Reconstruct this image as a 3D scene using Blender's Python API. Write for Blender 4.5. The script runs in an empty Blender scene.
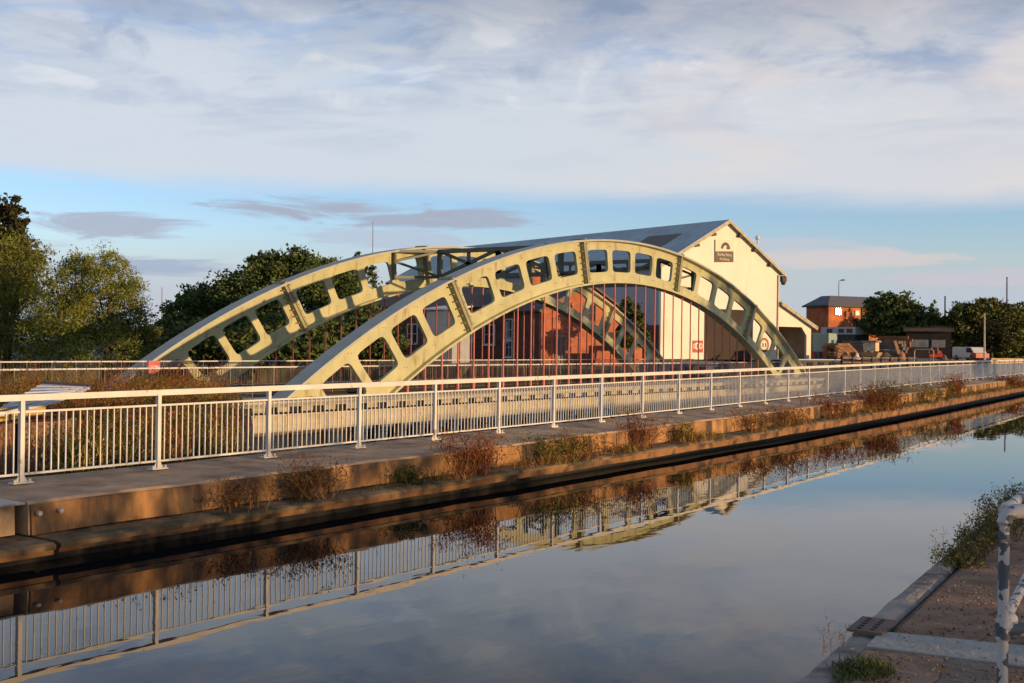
import bpy, bmesh, math, random
from math import sin, cos, tan, pi, radians, atan, sqrt, hypot
from mathutils import Vector, Matrix, noise

S = bpy.context.scene
C = S.collection
R = random.Random(7)

# ------------------------------------------------------------------ camera
F = 1200.0; RHO = radians(.75); YH = 4.5; EYE = 2.45
TH = atan(808 / F); ST, CT = sin(TH), cos(TH)      # X runs along the canal, Y across it, Z up
FWD = Vector((CT, ST, 0)); RGT = Vector((ST, -CT, 0)); CAM = Vector((0, 0, EYE))

def ray(px, py):
    a = px - 512; b = py - 341.5
    a, b = a * cos(RHO) + b * sin(RHO), -a * sin(RHO) + b * cos(RHO) - YH
    return FWD + RGT * (a / F) - Vector((0, 0, 1)) * (b / F)
def P(px, py, d): return CAM + ray(px, py) * d
def PY(px, py, y):
    r = ray(px, py); return CAM + r * (y / r.y)
def PZ(px, py, z):
    r = ray(px, py); return CAM + r * ((z - EYE) / r.z)
def PP(px, py, o, n):
    r = ray(px, py); return CAM + r * ((o - CAM).dot(n) / r.dot(n))

cam = bpy.data.cameras.new('camera'); camo = bpy.data.objects.new('camera', cam); C.objects.link(camo)
cam.sensor_width = 36; cam.lens = 36 * F / 1024; cam.clip_start = .1; cam.clip_end = 6000
cam.shift_y = YH / 1024
camo.matrix_world = Matrix.Translation(CAM) @ Matrix(((RGT.x, 0, -FWD.x), (RGT.y, 0, -FWD.y), (0, 1, 0))).to_4x4() @ Matrix.Rotation(RHO, 4, 'Z')
S.camera = camo
S.view_settings.view_transform = 'Standard'; S.view_settings.look = 'None'
S.view_settings.exposure = 0.12; S.view_settings.gamma = 1

# ------------------------------------------------------------------ light
SUN = Vector((.12, -1, .096)).normalized()
sl = bpy.data.lights.new('sun', 'SUN'); sl.energy = 4.5; sl.color = (1.0, .63, .30); sl.angle = radians(.6)
so = bpy.data.objects.new('sun', sl); C.objects.link(so); so.rotation_euler = SUN.to_track_quat('Z', 'Y').to_euler()

W = bpy.data.worlds.new('World'); S.world = W; W.use_nodes = True
def build_world():
    nt = W.node_tree; N = nt.nodes; L = nt.links; bg = N['Background']; bg.inputs[1].default_value = .1
    def val(v):
        return v
    def m(op, *a):
        n = N.new('ShaderNodeMath'); n.operation = op
        for i, x in enumerate(a):
            if hasattr(x, 'is_linked'): L.new(x, n.inputs[i])
            else: n.inputs[i].default_value = x
        return n.outputs[0]
    def vm(op, a, b):
        n = N.new('ShaderNodeVectorMath'); n.operation = op; L.new(a, n.inputs[0]); n.inputs[1].default_value = b
        return n.outputs['Value'] if op == 'DOT_PRODUCT' else n.outputs[0]
    def smooth(x, lo, hi):
        n = N.new('ShaderNodeMapRange'); n.interpolation_type = 'SMOOTHSTEP'; n.clamp = True
        L.new(x, n.inputs[0]); n.inputs[1].default_value = lo; n.inputs[2].default_value = hi
        return n.outputs[0]
    def mix(f, a, b):
        n = N.new('ShaderNodeMix'); n.data_type = 'RGBA'
        if hasattr(f, 'is_linked'): L.new(f, n.inputs[0])
        else: n.inputs[0].default_value = f
        for s, x in ((6, a), (7, b)):
            if hasattr(x, 'is_linked'): L.new(x, n.inputs[s])
            else: n.inputs[s].default_value = (*x, 1)
        return n.outputs[2]
    def ns(vec, scale, detail=6, rough=.6, dist=0.):
        mp = N.new('ShaderNodeMapping'); mp.inputs['Scale'].default_value = scale
        L.new(vec, mp.inputs[0])
        n = N.new('ShaderNodeTexNoise'); n.inputs['Scale'].default_value = 1; n.inputs['Detail'].default_value = detail
        n.inputs['Roughness'].default_value = rough; n.inputs['Distortion'].default_value = dist
        L.new(mp.outputs[0], n.inputs[0]); return n.outputs[0]
    tc = N.new('ShaderNodeTexCoord'); g = tc.outputs['Generated']
    x = vm('DOT_PRODUCT', g, RGT); y = vm('DOT_PRODUCT', g, FWD); z = vm('DOT_PRODUCT', g, (0, 0, 1))
    az = m('MULTIPLY', m('ARCTAN2', x, y), 57.2958); el = m('MULTIPLY', m('ARCSINE', z), 57.2958)
    cb = N.new('ShaderNodeCombineXYZ'); L.new(az, cb.inputs[0]); L.new(el, cb.inputs[1]); v = cb.outputs[0]
    sky = N.new('ShaderNodeTexSky'); sky.sky_type = 'NISHITA'; sky.sun_disc = False
    sky.sun_elevation = math.asin(SUN.z); sky.sun_rotation = math.atan2(SUN.x, SUN.y)
    sky.air_density = 1.0; sky.dust_density = .2; sky.ozone_density = 4.0
    tint = N.new('ShaderNodeMix'); tint.data_type = 'RGBA'; tint.blend_type = 'MULTIPLY'; tint.inputs[0].default_value = 1
    L.new(sky.outputs[0], tint.inputs[6]); tint.inputs[7].default_value = (4.5, 3.15, 3.1, 1)
    col = tint.outputs[2]
    # broad soft variation
    # low lavender bank just above the horizon
    n0 = ns(v, (.05, .5, 1), 5)
    bank = m('MULTIPLY', smooth(m('ADD', el, m('MULTIPLY', m('SUBTRACT', n0, .5), 3.5)), 5.6, 1.6), .9)
    col = mix(bank, col, (4.5, 5.1, 6.1))
    # small elongated clouds in the blue gap
    n1 = ns(v, (.16, 1.1, 1), 7, .60, .6)
    def blob(a0, e0, wa, we):
        da = m('DIVIDE', m('SUBTRACT', az, a0), wa); de = m('DIVIDE', m('SUBTRACT', el, e0), we)
        r = m('SQRT', m('ADD', m('MULTIPLY', da, da), m('MULTIPLY', de, de)))
        return m('SUBTRACT', 1.0, r)
    def cl(b, w=1.4, amt=.85):
        return m('MULTIPLY', smooth(m('ADD', b, m('MULTIPLY', m('SUBTRACT', n1, .5), w * 1.6)), .0, .55), amt)
    for a0, e0, wa, we, c, amt in ((-18.8, 5.15, 4.6, .62, (3.9, 4.35, 5.5), .9), (-8.9, 6.35, 5.4, .62, (3.7, 4.1, 5.1), .95), (-6.0, 6.0, 3.6, .45, (3.6, 4.0, 5.0), .9),
                                   (-1.9, 5.95, 3.4, .62, (3.7, 4.15, 5.2), .95), (-5.5, 5.0, 6.5, .5, (4.4, 4.8, 5.9), .6),
                                   (-17.5, 3.4, 5.5, .6, (3.5, 4.1, 5.5), .85), (-25, 4.4, 4.5, .9, (4.4, 4.9, 6.0), .6),
                                   (15.4, 4.15, 4.6, .7, (6.3, 5.6, 5.6), .8), (19.5, 3.3, 5, .5, (5.6, 5.2, 5.7), .7), (13, 4.9, 4, .4, (5.4, 5.3, 5.9), .5),
                                   (-33, 5.4, 7, .9, (4.4, 4.9, 6.0), .8), (31, 5.0, 7, .9, (6.0, 5.5, 5.8), .8)):
        col = mix(cl(blob(a0, e0, wa, we), 1.9, amt), col, c)
    # the big veil
    n2 = ns(v, (.07, .35, 1), 5, .55, .3); n3 = ns(v, (.085, .30, 1), 6, .55, .5); n4 = ns(v, (.10, .55, 1), 6, .56, .5)
    n5 = ns(v, (.12, .42, 1), 6, .6, .7)
    edge = m('ADD', el, m('MULTIPLY', m('SUBTRACT', n2, .5), 2.2))
    edge = m('ADD', edge, m('MULTIPLY', az, .018))
    veil = smooth(edge, 6.5, 7.9)
    hole = m('MULTIPLY', smooth(n5, .45, .72), smooth(el, 10.5, 14.0))
    vd = m('MULTIPLY', veil, m('SUBTRACT', .93, m('MULTIPLY', hole, .5)))
    warm = smooth(az, -10, 24)
    vc = mix(warm, (6.1, 6.55, 7.1), (6.5, 6.5, 6.75))
    vc = mix(m('MULTIPLY', smooth(n4, .46, .66), m('MULTIPLY', smooth(el, 7.5, 11), .55)), vc, (4.0, 4.6, 5.9))
    n6 = ns(v, (.17, .36, 1), 6, .56, .5)
    vc = mix(m('MULTIPLY', smooth(n6, .50, .66), m('MULTIPLY', smooth(el, 10.0, 13.5), .8)), vc, (3.1, 3.8, 5.3))
    vc = mix(m('MULTIPLY', smooth(n6, .46, .34), m('MULTIPLY', smooth(el, 9.5, 12.5), .75)), vc, (8.0, 7.95, 7.9))
    wp = m('MULTIPLY', m('MULTIPLY', smooth(n3, .54, .36), smooth(az, -4, 16)), .75)
    vc = mix(wp, vc, (7.4, 6.65, 6.3))
    col = mix(vd, col, vc)
    hi = smooth(m('ADD', el, m('MULTIPLY', m('SUBTRACT', n3, .5), 6.0)), 11.8, 20)          # overhead the cloud thins and dims
    hc = mix(smooth(n3, .35, .65), (.7, 1.3, 2.7), (2.6, 2.9, 3.5))
    col = mix(hi, col, hc)
    L.new(col, bg.inputs[0])
build_world()

# ------------------------------------------------------------------ materials
MATS = {}
def mat(name, base, rough=.8, var=.25, vscale=2., second=None, smask=(.5, .62), sscale=3., bump=.0, bscale=20., metal=0., island=0., spec=.5, detail=5, stretch=(1, 1, 1)):
    if name in MATS: return MATS[name]
    m = bpy.data.materials.new(name); m.use_nodes = True; MATS[name] = m
    nt = m.node_tree; N = nt.nodes; L = nt.links; b = N['Principled BSDF']
    b.inputs['Roughness'].default_value = rough; b.inputs['Metallic'].default_value = metal
    b.inputs['Specular IOR Level'].default_value = spec
    geo = N.new('ShaderNodeNewGeometry')
    def noise_(s, det=detail, off=0, st=(1, 1, 1)):
        mp = N.new('ShaderNodeMapping'); mp.inputs['Location'].default_value = (off, off * .7, off * 1.3); mp.inputs['Scale'].default_value = st
        L.new(geo.outputs['Position'], mp.inputs[0])
        n = N.new('ShaderNodeTexNoise'); n.inputs['Scale'].default_value = s; n.inputs['Detail'].default_value = det
        L.new(mp.outputs[0], n.inputs[0]); return n.outputs[0]
    def rng(x, a, b_, c, d):
        n = N.new('ShaderNodeMapRange'); L.new(x, n.inputs[0])
        for i, q in enumerate((a, b_, c, d)): n.inputs[i + 1].default_value = q
        return n.outputs[0]
    hsv = N.new('ShaderNodeHueSaturation'); hsv.inputs['Color'].default_value = (*base, 1)
    L.new(rng(noise_(vscale), .3, .7, 1 - var, 1 + var), hsv.inputs['Value'])
    col = hsv.outputs[0]
    if island:
        h2 = N.new('ShaderNodeHueSaturation'); L.new(col, h2.inputs['Color'])
        L.new(rng(geo.outputs['Random Per Island'], 0, 1, 1 - island, 1 + island), h2.inputs['Value'])
        mm = N.new('ShaderNodeMath'); mm.operation = 'FRACT'; m3 = N.new('ShaderNodeMath'); m3.operation = 'MULTIPLY'
        m3.inputs[1].default_value = 7.31; L.new(geo.outputs['Random Per Island'], m3.inputs[0]); L.new(m3.outputs[0], mm.inputs[0])
        L.new(rng(mm.outputs[0], 0, 1, .475, .52), h2.inputs['Hue'])
        col = h2.outputs[0]
    if second:
        mx = N.new('ShaderNodeMix'); mx.data_type = 'RGBA'
        mr = N.new('ShaderNodeMapRange'); mr.interpolation_type = 'SMOOTHSTEP'; L.new(noise_(sscale, 7, 31., stretch), mr.inputs[0])
        mr.inputs[1].default_value, mr.inputs[2].default_value = smask
        L.new(mr.outputs[0], mx.inputs[0]); L.new(col, mx.inputs[6]); mx.inputs[7].default_value = (*second, 1); col = mx.outputs[2]
    L.new(col, b.inputs['Base Color'])
    if bump:
        bp = N.new('ShaderNodeBump'); bp.inputs['Strength'].default_value = bump; bp.inputs['Distance'].default_value = .05
        L.new(noise_(bscale, 6, 5.), bp.inputs['Height']); L.new(bp.outputs[0], b.inputs['Normal'])
    return m

def brick_mat(name, c1, c2, mortar, sx=1.0, sy=1.0, rough=.85, bw=.5, bh=.25, ms=.02):
    if name in MATS: return MATS[name]
    m = bpy.data.materials.new(name); m.use_nodes = True; MATS[name] = m
    nt = m.node_tree; N = nt.nodes; L = nt.links; b = N['Principled BSDF']; b.inputs['Roughness'].default_value = rough
    geo = N.new('ShaderNodeNewGeometry'); sp = N.new('ShaderNodeSeparateXYZ'); L.new(geo.outputs['Position'], sp.inputs[0])
    ad = N.new('ShaderNodeMath'); ad.operation = 'ADD'; L.new(sp.outputs[0], ad.inputs[0]); L.new(sp.outputs[1], ad.inputs[1])
    cb = N.new('ShaderNodeCombineXYZ'); L.new(ad.outputs[0], cb.inputs[0]); L.new(sp.outputs[2], cb.inputs[1])
    br = N.new('ShaderNodeTexBrick'); L.new(cb.outputs[0], br.inputs[0])
    br.inputs['Color1'].default_value = (*c1, 1); br.inputs['Color2'].default_value = (*c2, 1); br.inputs['Mortar'].default_value = (*mortar, 1)
    br.inputs['Scale'].default_value = 1; br.inputs['Brick Width'].default_value = bw; br.inputs['Row Height'].default_value = bh; br.inputs['Mortar Size'].default_value = ms
    n = N.new('ShaderNodeTexNoise'); n.inputs['Scale'].default_value = .8; n.inputs['Detail'].default_value = 6; L.new(geo.outputs['Position'], n.inputs[0])
    mr = N.new('ShaderNodeMapRange'); L.new(n.outputs[0], mr.inputs[0])
    for i, q in enumerate((.3, .7, .65, 1.3)): mr.inputs[i + 1].default_value = q
    h = N.new('ShaderNodeHueSaturation'); L.new(br.outputs[0], h.inputs['Color']); L.new(mr.outputs[0], h.inputs['Value'])
    L.new(h.outputs[0], b.inputs['Base Color']); return m

# ------------------------------------------------------------------ mesh helpers
class MB:
    def __init__(s): s.v = []; s.f = []
    def add(s, vs, fs):
        o = len(s.v); s.v += [Vector(q) for q in vs]; s.f += [tuple(i + o for i in f) for f in fs]; return s
    def box(s, c, size, ax=None):
        ax = ax or (Vector((1, 0, 0)), Vector((0, 1, 0)), Vector((0, 0, 1)))
        c = Vector(c); vs = []
        for k in (-.5, .5):
            for j in (-.5, .5):
                for i in (-.5, .5):
                    vs.append(c + ax[0] * (i * size[0]) + ax[1] * (j * size[1]) + ax[2] * (k * size[2]))
        return s.add(vs, [(0, 2, 3, 1), (4, 5, 7, 6), (0, 1, 5, 4), (2, 6, 7, 3), (0, 4, 6, 2), (1, 3, 7, 5)])
    def bar(s, a, b, w, h, up=Vector((0, 0, 1))):
        a = Vector(a); b = Vector(b); d = (b - a); l = d.length; d.normalize()
        sd = d.cross(up)
        if sd.length < 1e-4: sd = d.cross(Vector((0, 1, 0)))
        sd.normalize(); u = sd.cross(d)
        return s.box((a + b) / 2, (l, w, h), (d, sd, u))
    def tube(s, a, b, r0, r1=None, n=8, cap=True):
        return s.pipe([a, b], [r0, r0 if r1 is None else r1], n, cap)
    def pipe(s, pts, rs, n=8, cap=True):
        pts = [Vector(p) for p in pts]; vs = []; fs = []
        for i, p in enumerate(pts):
            d = (pts[min(i + 1, len(pts) - 1)] - pts[max(i - 1, 0)]).normalized()
            sd = d.cross(Vector((0, 0, 1)))
            if sd.length < .05: sd = d.cross(Vector((1, 0, 0)))
            sd.normalize(); u = sd.cross(d)
            r = rs[i] if hasattr(rs, '__len__') else rs
            for k in range(n):
                t = 2 * pi * k / n; vs.append(p + sd * (cos(t) * r) + u * (sin(t) * r))
        for i in range(len(pts) - 1):
            for k in range(n):
                a = i * n + k; b = i * n + (k + 1) % n; fs.append((a, b, b + n, a + n))
        if cap:
            fs.append(tuple(reversed(range(n)))); fs.append(tuple(range((len(pts) - 1) * n, len(pts) * n)))
        return s.add(vs, fs)
    def prism(s, poly, d):
        d = Vector(d); n = len(poly); vs = [Vector(p) for p in poly] + [Vector(p) + d for p in poly]
        fs = [tuple(range(n)), tuple(reversed(range(n, 2 * n)))]
        fs += [(i, i + n, (i + 1) % n + n, (i + 1) % n) for i in range(n)]
        return s.add(vs, fs)
    def slab(s, a, b, c, d, t):
        """four-corner sheet with thickness t downwards along its own normal"""
        a, b, c, d = map(Vector, (a, b, c, d)); nrm = (b - a).cross(d - a).normalized()
        if nrm.z < 0: nrm = -nrm
        return s.prism([a, b, c, d], -nrm * t)
    def ball(s, c, r, n=8, m=5, sq=(1, 1, 1)):
        c = Vector(c); vs = []; fs = []
        for i in range(m + 1):
            t = pi * i / m
            for k in range(n):
                p = 2 * pi * k / n; vs.append(c + Vector((r * sq[0] * sin(t) * cos(p), r * sq[1] * sin(t) * sin(p), r * sq[2] * cos(t))))
        for i in range(m):
            for k in range(n):
                a = i * n + k; b = i * n + (k + 1) % n; fs.append((a, a + n, b + n, b))
        return s.add(vs, fs)
    def build(s, name, m, parent=None, smooth=False, origin=None, bevel=0):
        base = Vector((0, 0, 0))
        if parent is not None: base = Vector(parent['_w'])
        org = Vector(origin) if origin is not None else (base if parent is not None else (s.v[0].copy() if s.v else Vector()))
        me = bpy.data.meshes.new(name)
        me.from_pydata([tuple(q - org) for q in s.v], [], s.f); me.update()
        bm = bmesh.new(); bm.from_mesh(me); bmesh.ops.recalc_face_normals(bm, faces=bm.faces); bm.to_mesh(me); bm.free()
        o = bpy.data.objects.new(name, me); C.objects.link(o)
        if m: me.materials.append(m)
        if smooth:
            for p in me.polygons: p.use_smooth = True
            if smooth == 'auto':
                try:
                    me.set_sharp_from_angle(angle=radians(40))
                except Exception: pass
        if parent is not None: o.parent = parent
        o.location = org - base
        o['_w'] = tuple(org)
        if bevel:
            md = o.modifiers.new('bevel', 'BEVEL'); md.width = bevel; md.segments = 2; md.limit_method = 'ANGLE'
        return o

def leaves_object(name, pts, sizes, m, parent=None, aspect=.55, droop=0., seed=1):
    """pts: leaf centres; each leaf is one small folded face"""
    rr = random.Random(seed); v = []; f = []
    for p, sz in zip(pts, sizes):
        d = Vector((rr.gauss(0, 1), rr.gauss(0, 1), rr.gauss(0, .8) - droop)).normalized()
        q = d.cross(Vector((rr.gauss(0, 1), rr.gauss(0, 1), rr.gauss(0, 1))))
        if q.length < 1e-3: continue
        q.normalize(); a = len(v)
        v += [p - d * sz, p + q * (sz * aspect), p + d * sz, p - q * (sz * aspect)]
        f.append((a, a + 1, a + 2, a + 3))
    base = Vector(parent['_w']) if parent is not None else (v[0].copy() if v else Vector())
    me = bpy.data.meshes.new(name); me.from_pydata([tuple(x - base) for x in v], [], f); me.update(); me.materials.append(m)
    o = bpy.data.objects.new(name, me); C.objects.link(o)
    if parent is not None: o.parent = parent
    else: o.location = base
    o['_w'] = tuple(base); return o

def tag(o, label=None, cat=None, group=None, kind=None):
    if label: o['label'] = label
    if cat: o['category'] = cat
    if group: o['group'] = group
    if kind: o['kind'] = kind
    return o
def thing(name, label, cat, loc, group=None):
    o = bpy.data.objects.new(name, None); C.objects.link(o); o.location = loc; o['_w'] = tuple(loc); o.empty_display_size = .3
    return tag(o, label, cat, group)
def dup(o, dloc, parent=None):
    c = o.copy(); C.objects.link(c)
    if parent is not None: c.parent = parent
    c.location = o.location + Vector(dloc)
    if parent is None or parent is o.parent:
        c['_w'] = tuple(Vector(o['_w']) + Vector(dloc))
    for ch in list(o.children):
        d = ch.copy(); C.objects.link(d); d.parent = c
        for g in list(ch.children):
            e = g.copy(); C.objects.link(e); e.parent = d
    return c
def struct(o): o['kind'] = 'structure'; return o

# ------------------------------------------------------------------ material library
PAINT = mat('white_railing_paint', (.68, .66, .62), .45, .10, 3, second=(.33, .20, .12), smask=(.60, .76), sscale=6)
RIVP = mat('cream_green_ironwork', (.455, .452, .25), .5, .12, 1.2, second=(.27, .20, .09), smask=(.53, .78), sscale=2.6, bump=.08, bscale=6, stretch=(1, 1, .28))
FLNG = mat('flange_sky_grey', (.40, .42, .36), .45, .10, 1.5, second=(.28, .25, .19), smask=(.6, .8), sscale=3)  # top flange greyer than the rib: skylight tone put into its colour
JNT = mat('joint_paint', (.30, .28, .17), .55, .15, 2)
BRACE = mat('green_grey_bracing', (.10, .115, .085), .55, .15, 2)
HANG = mat('red_oxide_rods', (.50, .13, .10), .55, .2, 2)
FAC = mat('facade_stone_paint', (.50, .45, .32), .7, .14, 1.5, second=(.33, .27, .19), smask=(.56, .75), sscale=1.6)
COLM = mat('column_grey_green', (.24, .27, .24), .6, .14, 2)
DARKIRON = mat('dark_iron', (.025, .021, .019), .7, .2, 2)
CONC = mat('weathered_concrete', (.46, .32, .20), .9, .32, 1.6, second=(.24, .155, .095), smask=(.50, .66), sscale=1.1, bump=.35, bscale=7)
CONCF = mat('stained_concrete_face', (.37, .195, .075), .9, .42, 1.4, second=(.075, .052, .034), smask=(.44, .60), sscale=1.6, bump=.6, bscale=9, stretch=(1, 1, .35))
LEDGE = mat('mossy_ledge', (.19, .125, .065), .95, .4, 2.0, second=(.06, .052, .026), smask=(.45, .6), sscale=2.2, bump=.5, bscale=9)
DARKW = mat('shade_dark_wall', (.018, .014, .011), .6, .35, 2, bump=.3, bscale=6)  # near-black base colour stands for the shade under the canal ledge
BEAMW = mat('wale_timber', (.26, .13, .055), .8, .4, 2, second=(.06, .042, .026), smask=(.45, .65), sscale=2, bump=.3, bscale=10)
GROUND = mat('bank_earth', (.10, .085, .05), .95, .35, .5, second=(.05, .06, .025), smask=(.42, .6), sscale=.6, bump=.3, bscale=3)
YARD = mat('yard_gravel', (.16, .13, .10), .95, .25, .4)

# ------------------------------------------------------------------ setting: water and ground
def water():
    m = bpy.data.materials.new('canal_water'); m.use_nodes = True; nt = m.node_tree; N = nt.nodes; L = nt.links; b = N['Principled BSDF']
    b.inputs['Base Color'].default_value = (.010, .011, .012, 1); b.inputs['Roughness'].default_value = .012; b.inputs['IOR'].default_value = 1.32
    geo = N.new('ShaderNodeNewGeometry'); mp = N.new('ShaderNodeMapping'); mp.inputs['Rotation'].default_value = (0, 0, -TH + .4); mp.inputs['Scale'].default_value = (.5, 1.2, 1)
    L.new(geo.outputs['Position'], mp.inputs[0])
    n = N.new('ShaderNodeTexNoise'); n.inputs['Scale'].default_value = 1.6; n.inputs['Detail'].default_value = 3; L.new(mp.outputs[0], n.inputs[0])
    bp = N.new('ShaderNodeBump'); bp.inputs['Strength'].default_value = .016; bp.inputs['Distance'].default_value = .1
    L.new(n.outputs[0], bp.inputs['Height']); L.new(bp.outputs[0], b.inputs['Normal'])
    return m
WATER = water()

g = MB()
bank = [(-500, 14.0), (13.6, 14.0), (25.7, 26.8), (26.2, 33.4), (34.2, 33.5), (34.2, 62), (-500, 62)]
g.add([(x, y, .42) for x, y in bank], [tuple(range(6))])
for (a, b) in zip(bank[:5], bank[1:6]):
    g.add([(*a, .42), (*b, .42), (b[0] + .6, b[1] - .6, -7), (a[0] + .6, a[1] - .6, -7)], [(0, 1, 2, 3)])
for (x0, x1, y0, y1, z) in ((85.5, 110, 16.2, 62, .6), (110, 1700, 19.5, 62, .6), (-900, 1900, 62, 2600, .6)):
    nx = 1
    g.add([(x0, y0, z), (x1, y0, z), (x1, y1, z), (x0, y1, z)], [(0, 1, 2, 3)])
    if x0 == 85.5:
        xe = x0
        g.add([(xe, y0, z), (xe, y1, z), (xe, y1, -7), (xe, y0, -7)], [(0, 1, 2, 3)])
g.add([(34.2, 62, .6), (85.5, 62, .6), (85.5, 62, -7), (34.2, 62, -7)], [(0, 1, 2, 3)])
struct(g.build('ground', GROUND, origin=(0, 62, .5)))
rv = MB(); rv.add([(8, 10, -6), (86, 10, -6), (86, 62.2, -6), (8, 62.2, -6)], [(0, 1, 2, 3)])
struct(rv.build('river_water', WATER, origin=(60, 30, -6)))
# yard behind, gently raised
yz = 1.35
yd = MB(); yd.add([(92, 64, .62), (1200, 64, .62), (1200, 76, yz), (92, 76, yz), (92, 900, yz), (1200, 900, yz), (20, 72, .62), (20, 84, yz), (20, 900, yz)],
                  [(0, 1, 2, 3), (3, 2, 5, 4), (6, 0, 3, 7), (7, 3, 4, 8)])
struct(yd.build('yard', YARD, origin=(92, 76, 1)))

# ------------------------------------------------------------------ the canal-side railing and wall
ANG = radians(33.444); CV = -6.19e-4; SP = 2.1229
def fpt(k):
    t = SP * k
    tt = min(t, 44.)
    r = -6.042 + sin(ANG) * tt + CV * tt * tt * cos(ANG); d = 14.814 + cos(ANG) * tt - CV * tt * tt * sin(ANG)
    if t > tt:
        dr = sin(ANG) + 2 * CV * tt * cos(ANG); dd = cos(ANG) - 2 * CV * tt * sin(ANG); l = hypot(dr, dd)
        r += dr / l * (t - tt); d += dd / l * (t - tt)
    p = RGT * r + FWD * d; p.z = .673 + .00466 * tt if t > 0 else .673
    return p
def fnorm(k):
    a = fpt(k - .2); b = fpt(k + .2); t = (b - a); t.z = 0; t.normalize(); return Vector((t.y, -t.x, 0)), t     # towards the canal

def canal():
    ks = [-180, -60] + list(range(-12, 60, 4)) + [120, 400, 800]; w = MB(); vs = []; fs = []
    for k in ks:
        p = fpt(k); nn, t = fnorm(k); a = p + nn * .3; vs += [Vector((a.x, a.y, 0)), Vector((a.x, -3, 0))]
    for i in range(len(ks) - 1): fs.append((2 * i, 2 * i + 1, 2 * i + 3, 2 * i + 2))
    w.add(vs, fs); struct(w.build('canal_water', WATER, origin=(0, 6, 0)))
canal()
def wallstrip(name, prof, ks, m, parent, smooth=False):
    mb = MB(); n = len(prof); vs = []; fs = []
    for k in ks:
        p = fpt(k); nn, t = fnorm(k); zb = p.z
        for (o, z, zrel) in prof:
            j = 0
            q = p + nn * o; q.z = (zb + z) if zrel else z
            if not zrel and z > 0: q.z = min(z, zb - .545)
            q += Vector((0, 0, (noise.noise(Vector((q.x * .9, o * 3, 1.7))) * .018)))
            q += nn * (noise.noise(Vector((q.x * .8, z * 5, 8.))) * .02)
            vs.append(q)
    for i in range(len(ks) - 1):
        for j in range(n):
            a = i * n + j; b = i * n + (j + 1) % n; fs.append((a, b, b + n, a + n))
    fs.append(tuple(range(n))); fs.append(tuple((len(ks) - 1) * n + j for j in reversed(range(n))))
    mb.add(vs, fs); return mb.build(name, m, parent)
def k_at(px, o):
    best = None
    for i in range(-400, 400):
        k = i / 100; q = fpt(k) + fnorm(k)[0] * o; x = 512 + F * q.dot(RGT) / q.dot(FWD)
        if best is None or abs(x - px) < best[0]: best = (abs(x - px), k)
    return best[1]
def frange(a, b, s):
    n = max(1, int(round((b - a) / s))); return [a + (b - a) * i / n for i in range(n + 1)]
wall = thing('canal_wall', 'long stained concrete wall along the far side of the canal, with a raised coping and a low ledge at the water', 'wall', fpt(6) + Vector((0, 0, -.7)))
KS = k_at(31, 1.38); KL = k_at(62, 1.86)
main = frange(KS, 44, .25) + frange(44.5, 120, 2)
wallstrip('deck', [(-.55, -.005, 1), (1.33, -.03, 1), (1.36, -.055, 1), (1.36, -.40, 1), (-.55, -.40, 1)], main, CONC, wall)
ks_ = KS
while ks_ < 60:
    ke = ks_ + R.choice((1.9, 2.3, 2.8)); wallstrip('coping_face', [(1.365, -.06, 1), (1.39, -.075, 1), (1.40, -.40, 1), (1.365, -.40, 1)], frange(ks_ + .008, ke - .008, .25), CONCF, wall); ks_ = ke
wallstrip('ledge', [(.9, -.405, 1), (1.80, -.42, 1), (1.88, -.44, 1), (1.89, -.485, 1), (.9, -.485, 1)], frange(KL, 44, .25) + frange(44.5, 120, 2), LEDGE, wall)
wallstrip('fender_beam', [(1.3, -.488, 1), (1.87, -.488, 1), (1.85, .13, 0), (1.3, .13, 0)], frange(KL, 44, .5) + frange(44.5, 120, 2), BEAMW, wall)
wallstrip('wall_base', [(-.8, -.55, 1), (1.56, -.55, 1), (1.58, -1.9, 0), (-.8, -1.9, 0)], frange(-8, 44, .5) + frange(44.5, 120, 2), DARKW, wall)
wall2 = thing('stone_wall_end', 'short wall length at the left edge with a grey metal cap, beside a dark slot', 'wall', fpt(-2) + Vector((0, 0, -.7)))
side = frange(-10, KS - .045, .3)
wallstrip('wall_block', [(-.55, -.01, 1), (1.25, -.06, 1), (1.25, -.40, 1), (-.55, -.40, 1)], side, CONC, wall2)
wallstrip('metal_cap', [(.72, -.02, 1), (1.34, -.035, 1), (1.34, -.058, 1), (.72, -.045, 1)], frange(-10, KS - .01, .3), mat('galvanised_cap', (.34, .36, .38), .4, .2, 2, metal=.3), wall2)
wallstrip('ledge', [(.9, -.405, 1), (1.84, -.425, 1), (1.90, -.45, 1), (1.90, -.50, 1), (.9, -.50, 1)], frange(-10, KL - .035, .3), LEDGE, wall2)
wallstrip('fender_beam', [(1.3, -.503, 1), (1.87, -.503, 1), (1.86, -.56, 1), (1.3, -.56, 1)], frange(-10, KL - .035, .3), BEAMW, wall2)
# bolts on the wall face by the slot
bl = MB()
for kk in (KS + .04, KS + .17):
    p = fpt(kk); nn, t = fnorm(kk); c = p + nn * 1.41 + Vector((0, 0, -.16)); bl.tube(c, c + nn * .05, .028, n=8)
bl.build('bolt', mat('pale_bolt', (.5, .48, .45), .5), wall)
pk = fpt(KS - .16); nn, t = fnorm(KS - .16); c = pk + nn * 1.26 + Vector((0, 0, -.2))
MB().tube(c, c + nn * .05, .03, n=8).build('bolt', MATS['pale_bolt'], wall2)

rail = thing('canal_railing', 'long white painted steel railing with vertical bars along the far canal wall', 'railing', fpt(6))
K0, K1 = -4, 46
tr = MB()
pts = [fpt(k / 2) + Vector((0, 0, 1.06)) for k in range(2 * K0, 2 * K1 + 1)]
for a, b in zip(pts[:-1], pts[1:]):
    tr.bar(a, b + (b - a) * .002, .075, .078)
tr.build('top_rail', PAINT, rail)
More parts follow.
